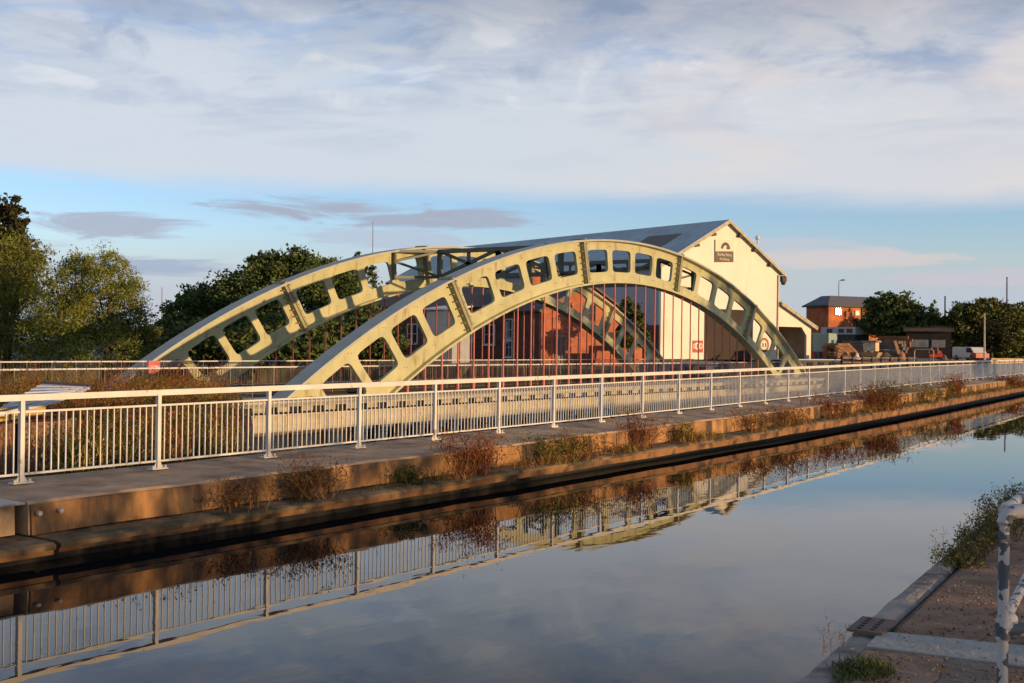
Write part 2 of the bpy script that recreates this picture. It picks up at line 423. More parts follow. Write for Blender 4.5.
# one post with its foot plate, then copies
nn, t = fnorm(0); p0 = fpt(0)
pm = MB(); pm.box(p0 + Vector((0, 0, .51)), (.058, .058, 1.02), (t, nn, Vector((0, 0, 1))))
for s in (-1, 1): pm.prism([p0 + t * (.0375 * s), p0 + t * (.10 * s), p0 + t * (.0375 * s) + Vector((0, 0, .10))], nn * .012)
post0 = pm.build('post', PAINT, rail, origin=p0)
bm_ = MB(); bm_.box(p0 + Vector((0, 0, .012)), (.27, .12, .02), (t, nn, Vector((0, 0, 1))))
for s in (-1, 1):
    c = p0 + t * (.105 * s) + nn * .03; bm_.tube(c + Vector((0, 0, .02)), c + Vector((0, 0, .055)), .018, n=6)
bm_.build('base_plate', PAINT, post0)
for k in range(K0, K1 + 1):
    if k == 0: continue
    o = dup(post0, fpt(k) - p0, rail); o.rotation_euler.z = math.atan2(fnorm(k)[1].y, fnorm(k)[1].x) - math.atan2(t.y, t.x)
for k in range(K0, K1):
    a = fpt(k); b = fpt(k + 1); d = (b - a).normalized(); a2 = a + d * .04; b2 = b - d * .04
    mb = MB(); up = Vector((0, 0, 1))
    mb.bar(a2 + up * .885, b2 + up * .885, .036, .026); mb.bar(a2 + up * .115, b2 + up * .115, .036, .026)
    for i in range(1, 20):
        q = a.lerp(b, i / 20); mb.box(q + up * .50, (.0155, .0155, .737), (d, Vector((d.y, -d.x, 0)), up))
    mb.build('panel', PAINT, rail)

# ------------------------------------------------------------------ the old iron aqueduct
XC = 59.4; ZC = 8.23
def zo(u): return ZC - (51 - sqrt(51 * 51 - u * u))
def zi(u): return 6.10 - (42 - sqrt(42 * 42 - u * u))
def far_y(x): return 42.0 + (x - 36) / 45.
aq = thing('iron_aqueduct', 'old iron aqueduct hung from two tall cream arches with red rods', 'bridge', (XC, 36, -4))
def arch(yf, nm_front, label=None):
    """one arch rib: pierced web between two curves"""
    O = lambda u: Vector((XC + u, 0, zo(u)))
    def I(u):
        ui = u * .91; return Vector((XC + ui, 0, zi(ui)))
    web = MB(); TW = .075
    def place(q, off): return Vector((q.x, yf(q.x) + off, q.z))
    def pt(u, r):
        return O(u).lerp(I(u), r)
    # joints and cells
    js = [-17.1, -5.75, 5.75, 17.1]; hj = .34
    cells = []
    segs = [(-25.9, -17.1 - hj), (-17.1 + hj, -5.75 - hj), (-5.75 + hj, 5.75 - hj), (5.75 + hj, 17.1 - hj), (17.1 + hj, 25.9)]
    solids = [(-30.5, -28.3), (28.3, 30.5)] + [(j - hj, j + hj) for j in js]
    for a, b in segs:
        for i in range(4): cells.append((a + (b - a) * i / 4, a + (b - a) * (i + 1) / 4))
    cells += [(-28.3, -25.9), (25.9, 28.3)]
    def solid(a, b):
        n = 4
        for i in range(n):
            u0 = a + (b - a) * i / n; u1 = a + (b - a) * (i + 1) / n
            q = [pt(u0, 0), pt(u1, 0), pt(u1, 1), pt(u0, 1)]
            web.add([place(x, -TW) for x in q] + [place(x, TW) for x in q], [(0, 1, 2, 3), (7, 6, 5, 4)])
    for a, b in solids: solid(a, b)
    for a, b in cells:
        n = 8; M = 4 * n
        outer = []; inner = []
        m0, m1 = .10, .90
        r0, r1 = .205, .765
        cr = .20
        def sq(i):
            s = i // n; f = (i % n) / n
            return [(f, 0), (1, f), (1 - f, 1), (0, 1 - f)][s]
        for i in range(M):
            x, y = sq(i); outer.append(pt(a + (b - a) * x, y))
            # rounded rect: push corners in
            X = x * 2 - 1; Y = y * 2 - 1; pw = 8.
            l = (abs(X) ** pw + abs(Y) ** pw) ** (1 / pw); X /= l; Y /= l
            inner.append(pt(a + (b - a) * (m0 + (m1 - m0) * (X + 1) / 2), r0 + (r1 - r0) * (Y + 1) / 2))
        vs = [place(q, -TW) for q in outer] + [place(q, -TW) for q in inner] + [place(q, TW) for q in outer] + [place(q, TW) for q in inner]
        fs = []
        for i in range(M):
            j = (i + 1) % M
            fs += [(i, j, M + j, M + i), (2 * M + j, 2 * M + i, 3 * M + i, 3 * M + j), (M + i, M + j, 3 * M + j, 3 * M + i)]
        web.add(vs, fs)
    wo = web.build('arch', RIVP, aq)
    us = [-30.5 + 61 * i / 80 for i in range(81)]
    for nm, fn, w, th, dz in (('top_flange', O, .80, .10, .05), ('bottom_flange', I, .62, .10, -.05)):
        fl = MB(); vs = []
        for u in us:
            q = fn(u); q0 = fn(u - .05); q1 = fn(u + .05); t = (q1 - q0).normalized(); up = Vector((-t.z, 0, t.x))
            for off, h in ((-w / 2, dz - th / 2), (w / 2, dz - th / 2), (w / 2, dz + th / 2), (-w / 2, dz + th / 2)):
                vs.append(place(q, off) + up * h)
        fs = []
        for i in range(len(us) - 1):
            for k in range(4):
                a = i * 4 + k; b = i * 4 + (k + 1) % 4; fs.append((a, b, b + 4, a + 4))
        fl.add(vs, fs); fl.build(nm, FLNG if nm == 'top_flange' else RIVP, wo)
    # splice ribs at the joints
    for j in js:
        r = MB(); a = pt(j, 0); b = pt(j, 1); d = (b - a).normalized(); t = Vector((d.z, 0, -d.x))
        for off in (-.20, .20):
            c = place((a + b) / 2, off)
            r.box(c, ((a - b).length - .02, .26, .16), (d, Vector((0, 1, 0)), t))
            r.box(c - t * .20 + Vector((0, -.04 if off < 0 else .04, 0)), ((a - b).length - .3, .12, .10), (d, Vector((0, 1, 0)), t))
        for i in range(7):
            q = place(a.lerp(b, (i + .5) / 7), -.30)
            for s in (-.30, .22): r.tube(q + t * s, q + t * s + Vector((0, .22, 0)), .035, n=6)
        up = -d
        r.box(place(a + up * .12, 0), (.08, .80, .20), (d, Vector((0, 1, 0)), t))
        r.build('joint_rib', JNT, wo)
    # seams where the castings meet between the openings (small paired bolts)
    bo = MB()
    for a, b in cells:
        for r_ in (.12, .86):
            q = place(pt(a, r_), -TW - .0)
            for s in (-.10, .10):
                c = q + Vector((s, 0, 0)); bo.tube(c + Vector((0, -.02, 0)), c + Vector((0, .02, 0)), .026, n=6)
    bo.build('bolts', JNT, wo)
    return wo
near = arch(lambda x: 32.0, 'near'); far = arch(far_y, 'far')

# suspension rods
def rods(yf):
    i = -22
    first = None
    while i <= 22:
        x = XC + .5 + i * 1.192
        u = x - XC
        if abs(u) < 22.2 and zi(u) > .8:
            y = yf(x); zt = zi(u) - .02; mb = MB()
            mb.pipe([(x, y, .1), (x, y, 1.0), (x, y, 1.05), (x, y, zt)], [.072, .072, .042, .042], 8)
            mb.tube((x, y, zt - .12), (x, y, zt), .075, n=8)
            mb.build('suspension_rod', HANG, aq, origin=(x, y, .1))
        i += 1
rods(lambda x: 32.0); rods(far_y)

# transverse lattice frames with splayed wings
def lattice(x, sgn):
    y0, y1 = 32.3, far_y(x) - .3
    nodes = [y0 + .9, y0 + .9 + (y1 - y0 - 1.8) / 2, y1 - .9]
    mb = MB()
    zt, zb = 7.72, 6.28; zm = (zt + zb) / 2
    def bay(A, B, full=True):
        M = (A + B) / 2
        up = Vector((0, 0, 1))
        t0 = A + up * zt; t1 = B + up * zt; b0 = A + up * zb; b1 = B + up * zb; mm = M + up * zm
        mb.bar(t0, t1, .30, .22); mb.bar(b0, b1, .30, .22)
        for q in (t0, t1, b0, b1): mb.bar(q, mm, .15, .17)
        mb.bar(M + up * (zb + .05), M + up * (zt - .05), .15, .16)
        for q in (A, B): mb.bar(q + up * (zb - .1), q + up * (zt + .1), .22, .26, Vector((1, 0, 0)))
    V = lambda yy: Vector((x, yy, 0))
    bay(V(nodes[0]), V(nodes[1])); bay(V(nodes[1]), V(nodes[2]))
    up = Vector((0, 0, 1))
    for yy, ya in ((nodes[0], y0), (nodes[2], y1)):
        A = V(yy); Wp = Vector((x + sgn * 2.9, ya, 0)); D = Vector((x, ya, 0)); Mw = (A + Wp) / 2
        for z in (zt, zb): mb.bar(A + up * z, Wp + up * (z - .15), .18, .15); mb.bar(A + up * z, D + up * z, .2, .15)
        mb.bar(A + up * zt, Wp + up * zm, .11, .12); mb.bar(A + up * zb, Wp + up * zm, .11, .12)
        mb.bar(Wp + up * (zb - .3), Wp + up * (zt - .2), .14, .16, Vector((1, 0, 0)))
    # horizontal cross ties between the two chords' planes
    mb.build('cross_bracing', BRACE, aq)
lattice(XC - 5.6, -1); lattice(XC + 5.6, 1)

# trough, cornice and colonnade
XL, XR = 25.5, 92.0
tg = MB()
tg.box(((34 + 86) / 2, 33.1, -.75), (54, .5, 2.5)); tg.box(((34 + 86) / 2, 40.9, -.75), (54, .5, 2.5)); tg.box((60, 37, -2.1), (54, 7.3, .3))
tg.build('trough', mat('near_black_trough', (.008, .007, .006), .8, .2, 1), aq)  # trough given a plain near-black base colour
wt = MB(); wt.add([(-60, 33.36, -.02), (34, 33.36, -.02), (34, 40.64, -.02), (-60, 40.64, -.02)], [(0, 1, 2, 3)])
wt.add([(34, 33.36, -.02), (86, 33.36, -.02), (86, 40.64, -.02), (34, 40.64, -.02)], [(0, 1, 2, 3)])
struct(wt.build('aqueduct_water', WATER, origin=(60, 37, -.02)))
cx = (XL + XR) / 2; LX = XR - XL
cor = MB(); cor.box((cx, 31.25, .355), (LX, 2.7, .13)); cor.box((cx, 31.15, .255), (LX, 2.4, .06))
cor.box((cx, 43.2, .355), (LX, 1.1, .13))
wk = MB(); wk.box((cx, 32.9, .353), (LX, .6, .125)); wk.box((cx, 41.6, .353), (LX, 2.0, .125)); wk.build('walkway_deck', DARKIRON, aq)
cor.build('cornice', FAC, aq)
rec = MB(); rec.box((cx, 31.25, .10), (LX - .2, 1.6, .24)); rec.build('recessed_band', DARKIRON, aq)
d0_ = MB().box((XL + .3, 30.36, .12), (.62, .22, .19)).build('dentil', FAC, aq, origin=(XL + .3, 30.36, .12))
for i in range(1, 55): dup(d0_, (i * 1.192, 0, 0), aq)
fas = MB(); fas.box((cx, 30.7, -.33), (LX, 1.5, .62)); fas.box((cx, 30.68, -.42), (LX, 1.6, .05)); fas.box((cx, 30.66, -.05), (LX, 1.64, .06))
fas.box((cx, 42.6, -.33), (LX, 1.2, .62)); fas.build('fascia', FAC, aq)
c0 = None; i = 0; x = 34.8
while x < 85.2:
    if c0 is None:
        cm = MB(); vs = []
        cm.box((x, 30.4, -.71), (.72, .72, .11)); cm.box((x, 30.4, -4.9), (.8, .8, .3))
        pts = [(x, 30.4, -.765), (x, 30.4, -.9), (x, 30.4, -.96), (x, 30.4, -4.75)]
        cm.pipe(pts, [.33, .33, .25, .30], 12, False)
        c0 = cm.build('column', COLM, aq, origin=(x, 30.4, -4.9)); x0 = x
    else: dup(c0, (x - x0, 0, 0), aq)
    x += 1.192
base_ = MB(); base_.box((60, 30.5, -5.2), (52, 1.4, .3)); base_.build('plinth', FAC, aq)
# stone abutments
STONE = brick_mat('abutment_stone', (.36, .29, .19), (.27, .21, .14), (.13, .10, .07), bw=1.1, bh=.42, ms=.018)
for x0, x1, nm in ((26.0, 34.1, 'left'), (85.8, 92, 'right')):
    a = MB(); a.box(((x0 + x1) / 2, 31.3, -3.7), (x1 - x0, 1.7, 6.0))
    for xx in ((31.4, 33.2) if nm == 'left' else (86.6, 88.6)): a.box((xx, 30.35, -3.75), (.9, .34, 6.0))
    MB().box(((x0 + x1) / 2, 42.4, -3.7), (x1 - x0, 1.7, 6.0)).build('abutment', STONE, aq)
    a.build('abutment', STONE, aq)

# walkway railings on both sides of the trough
def walkway(y, xa, xb, label, pitch=1.09, ztop=1.53):
    rl = thing('walkway_railing', label, 'railing', ((xa + xb) / 2, y, .42), 'thin white railings along the two walkways of the aqueduct')
    M_ = mat('walkway_railing_paint', (.66, .64, .60), .5, .12, 3); MD = mat('walkway_bar_shade', (.10, .08, .07), .6, .2, 3)  # bars and posts darker than the white rail: shade put into colour
    t = MB(); t.tube((xa, y, ztop), (xb, y, ztop), .030, n=8); t.build('top_rail', M_, rl)
    t = MB(); t.tube((xa, y, .56), (xb, y, .56), .016, n=6); t.build('bottom_rail', MD, rl)
    n = int((xb - xa) / pitch)
    MD_ = mat('walkway_bar_shade', (.10, .08, .07), .6, .2, 3)
    p0 = None
    for i in range(n + 1):
        x = xa + i * pitch
        if p0 is None:
            m = MB(); m.tube((x, y, .42), (x, y, ztop - .02), .015, n=6); p0 = m.build('post', mat('walkway_post_shade', (.26, .22, .19), .6, .2, 3), rl, origin=(x, y, .42)); xx0 = x  # dull post colour leaves only the caps looking lit
            MB().ball((x, y, ztop), .045, 8, 5).build('cap', M_, p0)
            b = MB()
            for k in range(1, 8): b.tube((x + pitch * k / 8, y, .56), (x + pitch * k / 8, y, ztop), .0105, n=4, cap=False)
            b0 = b.build('bars', MD, rl, origin=(x, y, .42))
        else:
            dup(p0, (x - xx0, 0, 0), rl)
            if i < n: dup(b0, (x - xx0, 0, 0), rl)
walkway(32.9, 12.0, 86.5, 'thin white bar railing on the nearer walkway, just behind the front arch')
walkway(40.9, 20.0, 86.5, 'thin white bar railing on the farther walkway, in front of the rear arch', ztop=1.60)
sg = thing('notice_sign', 'small square pink and red sign fixed on the far walkway railing at left', 'sign', PY(154, 367, 40.8))
p = PY(154, 367, 40.8)
MB().box(p, (.62, .03, .52)).build('sign_plate', mat('pink_red_plate', (.55, .12, .14), .5, .2, 3), sg)
MB().box(p + Vector((0, -.02, .0)), (.5, .012, .14)).build('sign_band', mat('pale_pink', (.7, .45, .45), .5), sg)

# ------------------------------------------------------------------ foliage
def leaf(name, c, island=.35): return mat(name, c, .7, .30, .35, island=island, spec=.15)
LWIL = leaf('willow_leaf', (.17, .195, .036)); LDRK = leaf('dark_leaf', (.085, .118, .034)); LBRN = leaf('brownish_leaf', (.056, .056, .020)); LOLV = leaf('olive_leaf', (.11, .12, .03))
BARK = mat('bark', (.07, .055, .04), .9, .3, 3)
def crown_pts(lobes, n, rr, clump=60, tight=.33):
    vol = [(a * b * c) ** .7 for (_, a, b, c) in lobes]; tot = sum(vol); out = []
    for (c, a, b, h), vv in zip(lobes, vol):
        nc = max(8, int(1.5 * clump * vv / tot * len(lobes) ** .5)); cen = []
        for _ in range(nc):
            d = Vector((rr.gauss(0, 1), rr.gauss(0, 1), rr.gauss(0, 1))).normalized(); q = rr.uniform(.35, 1.0) ** .6
            if rr.random() < .2: q *= rr.uniform(1.08, 1.32)
            cen.append(Vector((d.x * a * q, d.y * b * q, d.z * h * q)))
        m = int(n * vv / tot)
        for _ in range(m):
            k = rr.choice(cen); s = tight
            out.append(c + k + Vector((rr.gauss(0, a * s * .55), rr.gauss(0, b * s * .55), rr.gauss(0, h * s * .45))))
    return out
def tree(name, label, base, lobes, n, size, m, group=None, cat='tree', seed=1, trunk=.25, droop=0., clump=60, tight=.23, aspect=.55, minz=None, twigs=True):
    rr = random.Random(seed); base = Vector(base)
    t = thing(name, label, cat, base, group)
    lobes = [(Vector(c), a, b, h) for (c, a, b, h) in lobes]
    pts = crown_pts(lobes, n, rr, clump, tight)
    if minz is not None: pts = [p for p in pts if p.z > minz]
    leaves_object('crown', pts, [size * rr.uniform(.6, 1.35) for _ in pts], m, t, aspect, droop, seed)
    tb = MB(); top = max(lobes, key=lambda l: l[0].z)[0]
    mid = base.lerp(Vector((top.x, top.y, top.z)), .5) + Vector((rr.uniform(-.3, .3), rr.uniform(-.3, .3), 0))
    tb.pipe([base, base.lerp(mid, .5), mid, top], [trunk, trunk * .8, trunk * .6, trunk * .2], 8)
    for (c, a, b, h) in lobes:
        st = base.lerp(mid, rr.uniform(.6, 1)); tb.pipe([st, (st + c) / 2 + Vector((0, 0, -.2)), c], [trunk * .5, trunk * .33, trunk * .12], 6)
        if twigs:
            for _ in range(5):
                d = Vector((rr.gauss(0, 1), rr.gauss(0, 1), abs(rr.gauss(0, 1)))).normalized()
                tb.pipe([c, c + Vector((d.x * a * .5, d.y * b * .5, d.z * h * .5)), c + Vector((d.x * a * 1.0, d.y * b * 1.0, d.z * h))], [trunk * .14, trunk * .09, trunk * .03], 4)
    tb.build('trunk', BARK, t)
    return t
def lobes_px(d, spec, dy=0):
    """(px, py, rx_px, ry_px) at depth d -> lobes"""
    out = []; k = d / F
    for (px, py, rx, ry) in spec: out.append((P(px, py, d + R.uniform(-1.5, 1.5)), rx * k, rx * k, ry * k))
    return out
def gbase(px, d, z): q = P(px, 350, d); q.z = z; return q

tree('willow_tree', 'round olive willow at left, its right edge beside the start of the rear arch', gbase(105, 62, .4),
     lobes_px(62, [(100, 300, 44, 44), (75, 285, 26, 34), (128, 322, 28, 36), (110, 275, 28, 24), (60, 325, 36, 40), (140, 345, 22, 25), (100, 345, 44, 25)]), 42000, .088, LWIL, seed=3, droop=.5, aspect=.28, clump=230, tight=.19)
tree('willow_tree', 'taller olive willow cut off by the left edge of the picture, with drooping outer twigs', gbase(5, 66, .4),
     lobes_px(66, [(5, 275, 40, 38), (25, 255, 26, 20), (-30, 280, 40, 50), (20, 310, 40, 40), (0, 345, 50, 30), (40, 340, 35, 28), (15, 300, 34, 30)]), 38000, .088, LWIL, seed=4, droop=.5, aspect=.28, clump=230, tight=.19)
tree('broadleaf_tree', 'dark brown green tree rising behind the left willows', gbase(0, 80, .5),
     lobes_px(80, [(2, 228, 24, 26), (8, 208, 14, 16), (-30, 240, 40, 40), (20, 222, 10, 12), (0, 270, 40, 40)]), 16000, .15, LBRN, seed=5, clump=110)
G2 = 'dark trees behind the rear arch'
tree('broadleaf_tree', 'tallest dark tree behind the middle of the rear arch, with ragged sprigs on its top', gbase(292, 92, .5),
     lobes_px(92, [(290, 275, 36, 25), (270, 266, 22, 18), (305, 268, 24, 18), (255, 300, 44, 30), (300, 310, 60, 34), (330, 290, 26, 24), (285, 258, 16, 12)]), 30000, .15, LDRK, G2, seed=6, clump=130)
tree('broadleaf_tree', 'dark tree with feathery left outline, leftmost of those behind the rear arch', gbase(200, 96, .5),
     lobes_px(96, [(205, 305, 34, 20), (190, 318, 30, 22), (230, 302, 34, 26), (175, 330, 18, 18), (215, 335, 50, 24), (240, 290, 20, 16)]), 24000, .15, LDRK, G2, seed=8, clump=120)
tree('broadleaf_tree', 'small dark tree with separate leaf tufts, right of the tallest one behind the rear arch', gbase(348, 98, .5),
     lobes_px(98, [(335, 265, 12, 11), (354, 260, 9, 8), (345, 285, 24, 20), (368, 278, 14, 12), (340, 310, 36, 26)]), 12000, .14, LDRK, G2, seed=9, clump=90)
for i, (px, top, w_, d) in enumerate(((250, 315, 90, 74), (340, 325, 60, 76))):
    tree('hedge_bush', ['wide dark bush under the left half of the rear arch', 'dark bush behind the foot of the front arch at left'][i], gbase(px, d, .45),
         lobes_px(d, [(px, 340, w_, 26), (px - w_ * .5, 345, w_ * .5, 20), (px + w_ * .5, 342, w_ * .5, 22)]), 9000, .2, LDRK, cat='bush', seed=20 + i, trunk=.12, clump=120)
tree('broadleaf_tree', 'dark tree against the grey workshop side, right of the orange brick house', gbase(634, 116, .6),
     lobes_px(116, [(628, 310, 9, 12), (636, 322, 10, 13), (630, 335, 14, 14), (642, 338, 9, 10)]), 7000, .16, LDRK, G2, seed=16, clump=60, trunk=.15)
# right hand trees
G3 = 'dark trees beyond the yard at right'
tree('broadleaf_tree', 'broad dark tree overlapping the right side of the brick office', gbase(893, 185, 1.3),
     lobes_px(185, [(893, 312, 26, 17), (878, 308, 14, 13), (912, 318, 20, 14), (870, 322, 10, 10), (930, 325, 16, 10), (895, 328, 34, 10), (885, 300, 12, 8)]), 20000, .24, LDRK, G3, seed=11, clump=110)
tree('broadleaf_tree', 'large rounded olive tree at the right edge, behind the pale pole', gbase(990, 180, 1.3),
     lobes_px(180, [(985, 320, 36, 20), (968, 315, 20, 12), (1005, 318, 26, 18), (1015, 330, 20, 18), (960, 330, 16, 14), (995, 338, 36, 14), (985, 306, 18, 8)]), 20000, .24, LOLV, G3, seed=12, clump=110)
tree('broadleaf_tree', 'reddish brown tree in front of the large rounded one at right', gbase(992, 168, 1.3),
     lobes_px(168, [(992, 334, 12, 12), (985, 340, 10, 9), (1000, 342, 10, 9)]), 5000, .2, LBRN, G3, seed=13, clump=50)
tree('broadleaf_tree', 'thin spiky dark tree between the two large trees at right', gbase(938, 200, 1.3),
     lobes_px(200, [(934, 312, 5, 10), (938, 322, 12, 10), (945, 328, 12, 10)]), 4000, .2, LDRK, G3, seed=14, clump=40)
for i, (px, d) in enumerate(((968, 196), (1012, 192))):
    tree('hedge_bush', ['dark bush behind the white van at right', 'dark bush under the large rounded tree at the right edge'][i], gbase(px, d, 1.3),
         lobes_px(d, [(px, 349, 30, 9), (px - 18, 350, 18, 8), (px + 18, 350, 18, 8)]), 7000, .22, LDRK, cat='bush', seed=40 + i, trunk=.1, clump=80)
# far off woods closing the horizon
def woods():
    rr = random.Random(31); pts = []; sz = []
    for i in range(16000):
        a = rr.uniform(radians(-62), radians(62)); d = rr.uniform(330, 380); hgt = 6.5 + 3.0 * noise.noise(Vector((a * 14, 3, 0))) + 2 * noise.noise(Vector((a * 50, 7, 0)))
        p = FWD * d * cos(a) + RGT * d * sin(a); p.z = rr.uniform(.5, 1) ** .8 * max(2.5, hgt); pts.append(p); sz.append(rr.uniform(.6, 1.4))
    o = leaves_object('distant_woods', pts, sz, mat('distant_leaf', (.05, .055, .028), .8, .3, .1, island=.3, spec=.1)); tag(o, 'low line of far woods along the horizon', 'woods', kind='stuff')
woods()

# ------------------------------------------------------------------ the big white gabled workshop
A0 = P(727, 221, 161)
E1 = (RGT * (-912 / F) + FWD).normalized(); E1 = Vector((E1.x, E1.y, 0)).normalized(); E2 = Vector((E1.y, -E1.x, 0))
def PG(px, py): return PP(px, py, A0, E1)
CREAM = mat('cream_render', (.80, .755, .655), .85, .05, .4, second=(.62, .53, .40), smask=(.55, .85), sscale=.5, stretch=(1, 1, .25))
GREYC = mat('grey_cladding', (.42, .42, .45), .7, .06, .5)
SLATE = mat('blue_grey_roof', (.42, .50, .52), .5, .10, .25, second=(.33, .385, .41), smask=(.5, .75), sscale=.6)
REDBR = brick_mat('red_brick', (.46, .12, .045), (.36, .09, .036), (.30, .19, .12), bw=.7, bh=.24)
DKBR = brick_mat('shaded_dark_brick', (.15, .05, .032), (.11, .04, .028), (.10, .07, .05), bw=.7, bh=.24)  # dark plinth brick; also carries the house side's and range's shade in its colour
DOORD = mat('doorway_shade', (.035, .022, .016), .8, .2, .6)  # brown-black colour for the shade inside the workshop doorway
FAS = mat('dark_fascia', (.06, .05, .04), .7)
def build_workshop():
    zb = 1.0
    gl = PG(661, 300); gr = PG(779, 300); ap = PG(727, 220.5); el = PG(779, 271).z
    gl.z = gr.z = zb
    t = thing('workshop', 'huge cream gabled workshop with a long blue grey roof, right of the arches', 'workshop', (gl + gr) / 2)
    LEN = 66.
    ol = (ap - gl).dot(E2)
    def G(s, z, back=0): # s metres along E2 from left corner
        q = gl + E2 * s + E1 * back; q.z = z; return q
    Wd = (gr - gl).dot(E2); sa = (ap - gl).dot(E2); za = ap.z
    d0 = (PG(704, 330) - gl).dot(E2); d1 = (PG(753, 330) - gl).dot(E2); dz = PG(730, 309.5).z
    zat = lambda s: el + (za - el) * (s / sa if s < sa else (Wd - s) / (Wd - sa))
    fr = MB(); th = E1 * .4
    fr.prism([G(0, zb), G(d0, zb), G(d0, dz), G(d0, zat(d0)), G(0, el)], th)
    fr.prism([G(d0, dz), G(d1, dz), G(d1, zat(d1)), G(sa, za), G(d0, zat(d0))] if d0 < sa < d1 else [G(d0, dz), G(d1, dz), G(d1, zat(d1)), G(d0, zat(d0))], th)
    fr.prism([G(d1, zb), G(Wd, zb), G(Wd, el), G(d1, zat(d1))] if sa <= d1 else [G(d1, zb), G(Wd, zb), G(Wd, el), G(sa, za), G(d1, zat(d1))], th)
    fr.build('gable_wall', CREAM, t)
    MB().prism([G(d0, zb, .25), G(d1, zb, .25), G(d1, dz, .25), G(d0, dz, .25)], E1 * .14).build('door', DOORD, t)  # dark panel painted as the shaded inside of the open doorway
    lw = MB(); lw.prism([G(.01, zb, .41), G(.01, el, .41), G(.01, el, LEN), G(.01, zb, LEN)], E2 * .35); lw.build('side_wall', GREYC, t)
    zs = PG(661, 325).z
    MB().prism([G(-.06, zb, .3), G(-.06, zs, .3), G(-.06, zs, LEN), G(-.06, zb, LEN)], E2 * .066).build('brick_base', DKBR, t)
    rw = MB(); rw.prism([G(Wd, zb, .41), G(Wd, el, .41), G(Wd, el, LEN), G(Wd, zb, LEN)], E2 * -.35); rw.prism([G(.4, zb, LEN - .4), G(Wd - .4, zb, LEN - .4), G(Wd - .4, el, LEN - .4), G(sa, za, LEN - .4), G(.4, el, LEN - .4)], E1 * .35)
    rw.build('rear_wall', GREYC, t)
    sl = (za - el) / sa; sr = (za - el) / (Wd - sa); ov = .9
    rf = MB(); o = .10
    L0 = G(-ov, el - sl * ov + o, -.55); R0 = G(sa, za + o, -.55)
    rf.slab(G(-ov, el - sl * ov + o, -.55), G(sa, za + o, -.55), G(sa, za + o, LEN + .5), G(-ov, el - sl * ov + o, LEN + .5), .16)
    rf.slab(G(Wd + ov, el - sr * ov + o, -.55), G(sa + .01, za + o, -.55), G(sa + .01, za + o, LEN + .5), G(Wd + ov, el - sr * ov + o, LEN + .5), .16)
    ro = rf.build('roof', SLATE, t)
    se = MB(); b = 0.
    while b < LEN: se.bar(G(-ov, el - sl * ov + o + .012, b), G(sa, za + o + .012, b), .05, .03); b += 2.2
    se.build('sheet_laps', SLATE, ro)
    dp_ = MB(); dp_.tube(G(Wd - .35, zb, -.12), G(Wd - .35, el - .6, -.12), .09); dp_.build('downpipe', mat('cream_pipe', (.45, .38, .28), .6), t)
    # skylight patch
    k = MB()
    q = lambda s, back: G(s, el + sl * s + o + .05, back)
    k.slab(q(sa * .36, 5.0), q(sa * .72, 5.0), q(sa * .72, 11.5), q(sa * .36, 11.5), .05)
    k.build('skylight', mat('brown_sheet', (.17, .14, .12), .6, .1), ro)
    # verges and purlin ends
    vg = MB()
    vg.bar(G(-ov, el - sl * ov - .22, -.56), G(sa, za - .20, -.56), .10, .34); vg.bar(G(sa, za - .20, -.56), G(Wd + ov, el - sr * ov - .22, -.56), .10, .34)
    vgo = vg.build('barge_board', mat('barge_paint', (.42, .38, .28), .7), t)
    pe = MB()
    for f in (.22, .50, .76): pe.box(G(sa * f, el + sl * sa * f - .55, -.28), (.7, .5, .38), (E2, E1, Vector((0, 0, 1))))
    for f in (.22, .50, .80): pe.box(G(sa + (Wd - sa) * f, za - sr * (Wd - sa) * f - .55, -.28), (.7, .5, .38), (E2, E1, Vector((0, 0, 1))))
    pe.build('purlin_end', FAS, t)
    gu = MB(); gu.bar(G(-ov - .1, el - sl * ov - .12, -.4), G(-ov - .1, el - sl * ov - .12, LEN), .2, .2); gu.build('gutter', FAS, t)
    # alarm / lamp box on the right corner, vent on the roof
    c = PG(782.5, 279); MB().box(c + E1 * -.15, (.85, .5, .8), (E2, E1, Vector((0, 0, 1)))).ball(c + E1 * -.15 + Vector((0, 0, -.5)), .38).build('lamp_box', FAS, t)
    c = P(757.5, 240, 166); MB().tube(c - Vector((0, 0, .6)), c + Vector((0, 0, .3)), .12).ball(c + Vector((0, 0, .3)), .35).build('vent', mat('pale_vent', (.6, .6, .6), .5), ro)
    # sign with arch emblem and two lines of lettering
    s = thing('building_sign', 'square sign high on the cream gable, dark arch emblem over a brown name panel', 'sign', PG(723.5, 251))
    def rect(x0, y0, x1, y1, out, th_=.05):
        return MB().prism([PG(x0, y1) - E1 * out, PG(x1, y1) - E1 * out, PG(x1, y0) - E1 * out, PG(x0, y0) - E1 * out], E1 * th_)
    rect(715, 240, 733, 251.2, .08).build('upper_panel', mat('sign_cream', (.72, .66, .52), .6, .02), s)
    rect(715, 251.4, 733, 262.2, .08).build('lower_panel', mat('sign_brown', (.10, .07, .055), .6, .05), s)
    rect(714.2, 239.6, 714.9, 262.2, .08, .079).build('edge_strip', mat('sign_brown', (.1, .07, .055)), s)
    e = MB(); cc = PG(725, 249.0); rr_ = (PG(729.6, 249) - PG(725, 249)).dot(E2)
    arcp = []
    for (ra, rev) in ((1.0, False), (.52, True)):
        seq = [pi * i / 14 for i in range(15)]
        if rev: seq.reverse()
        arcp += [cc + E2 * (cos(a) * rr_ * ra) + Vector((0, 0, sin(a) * rr_ * ra)) - E1 * .10 for a in seq]
    e.prism(arcp, E1 * .018)
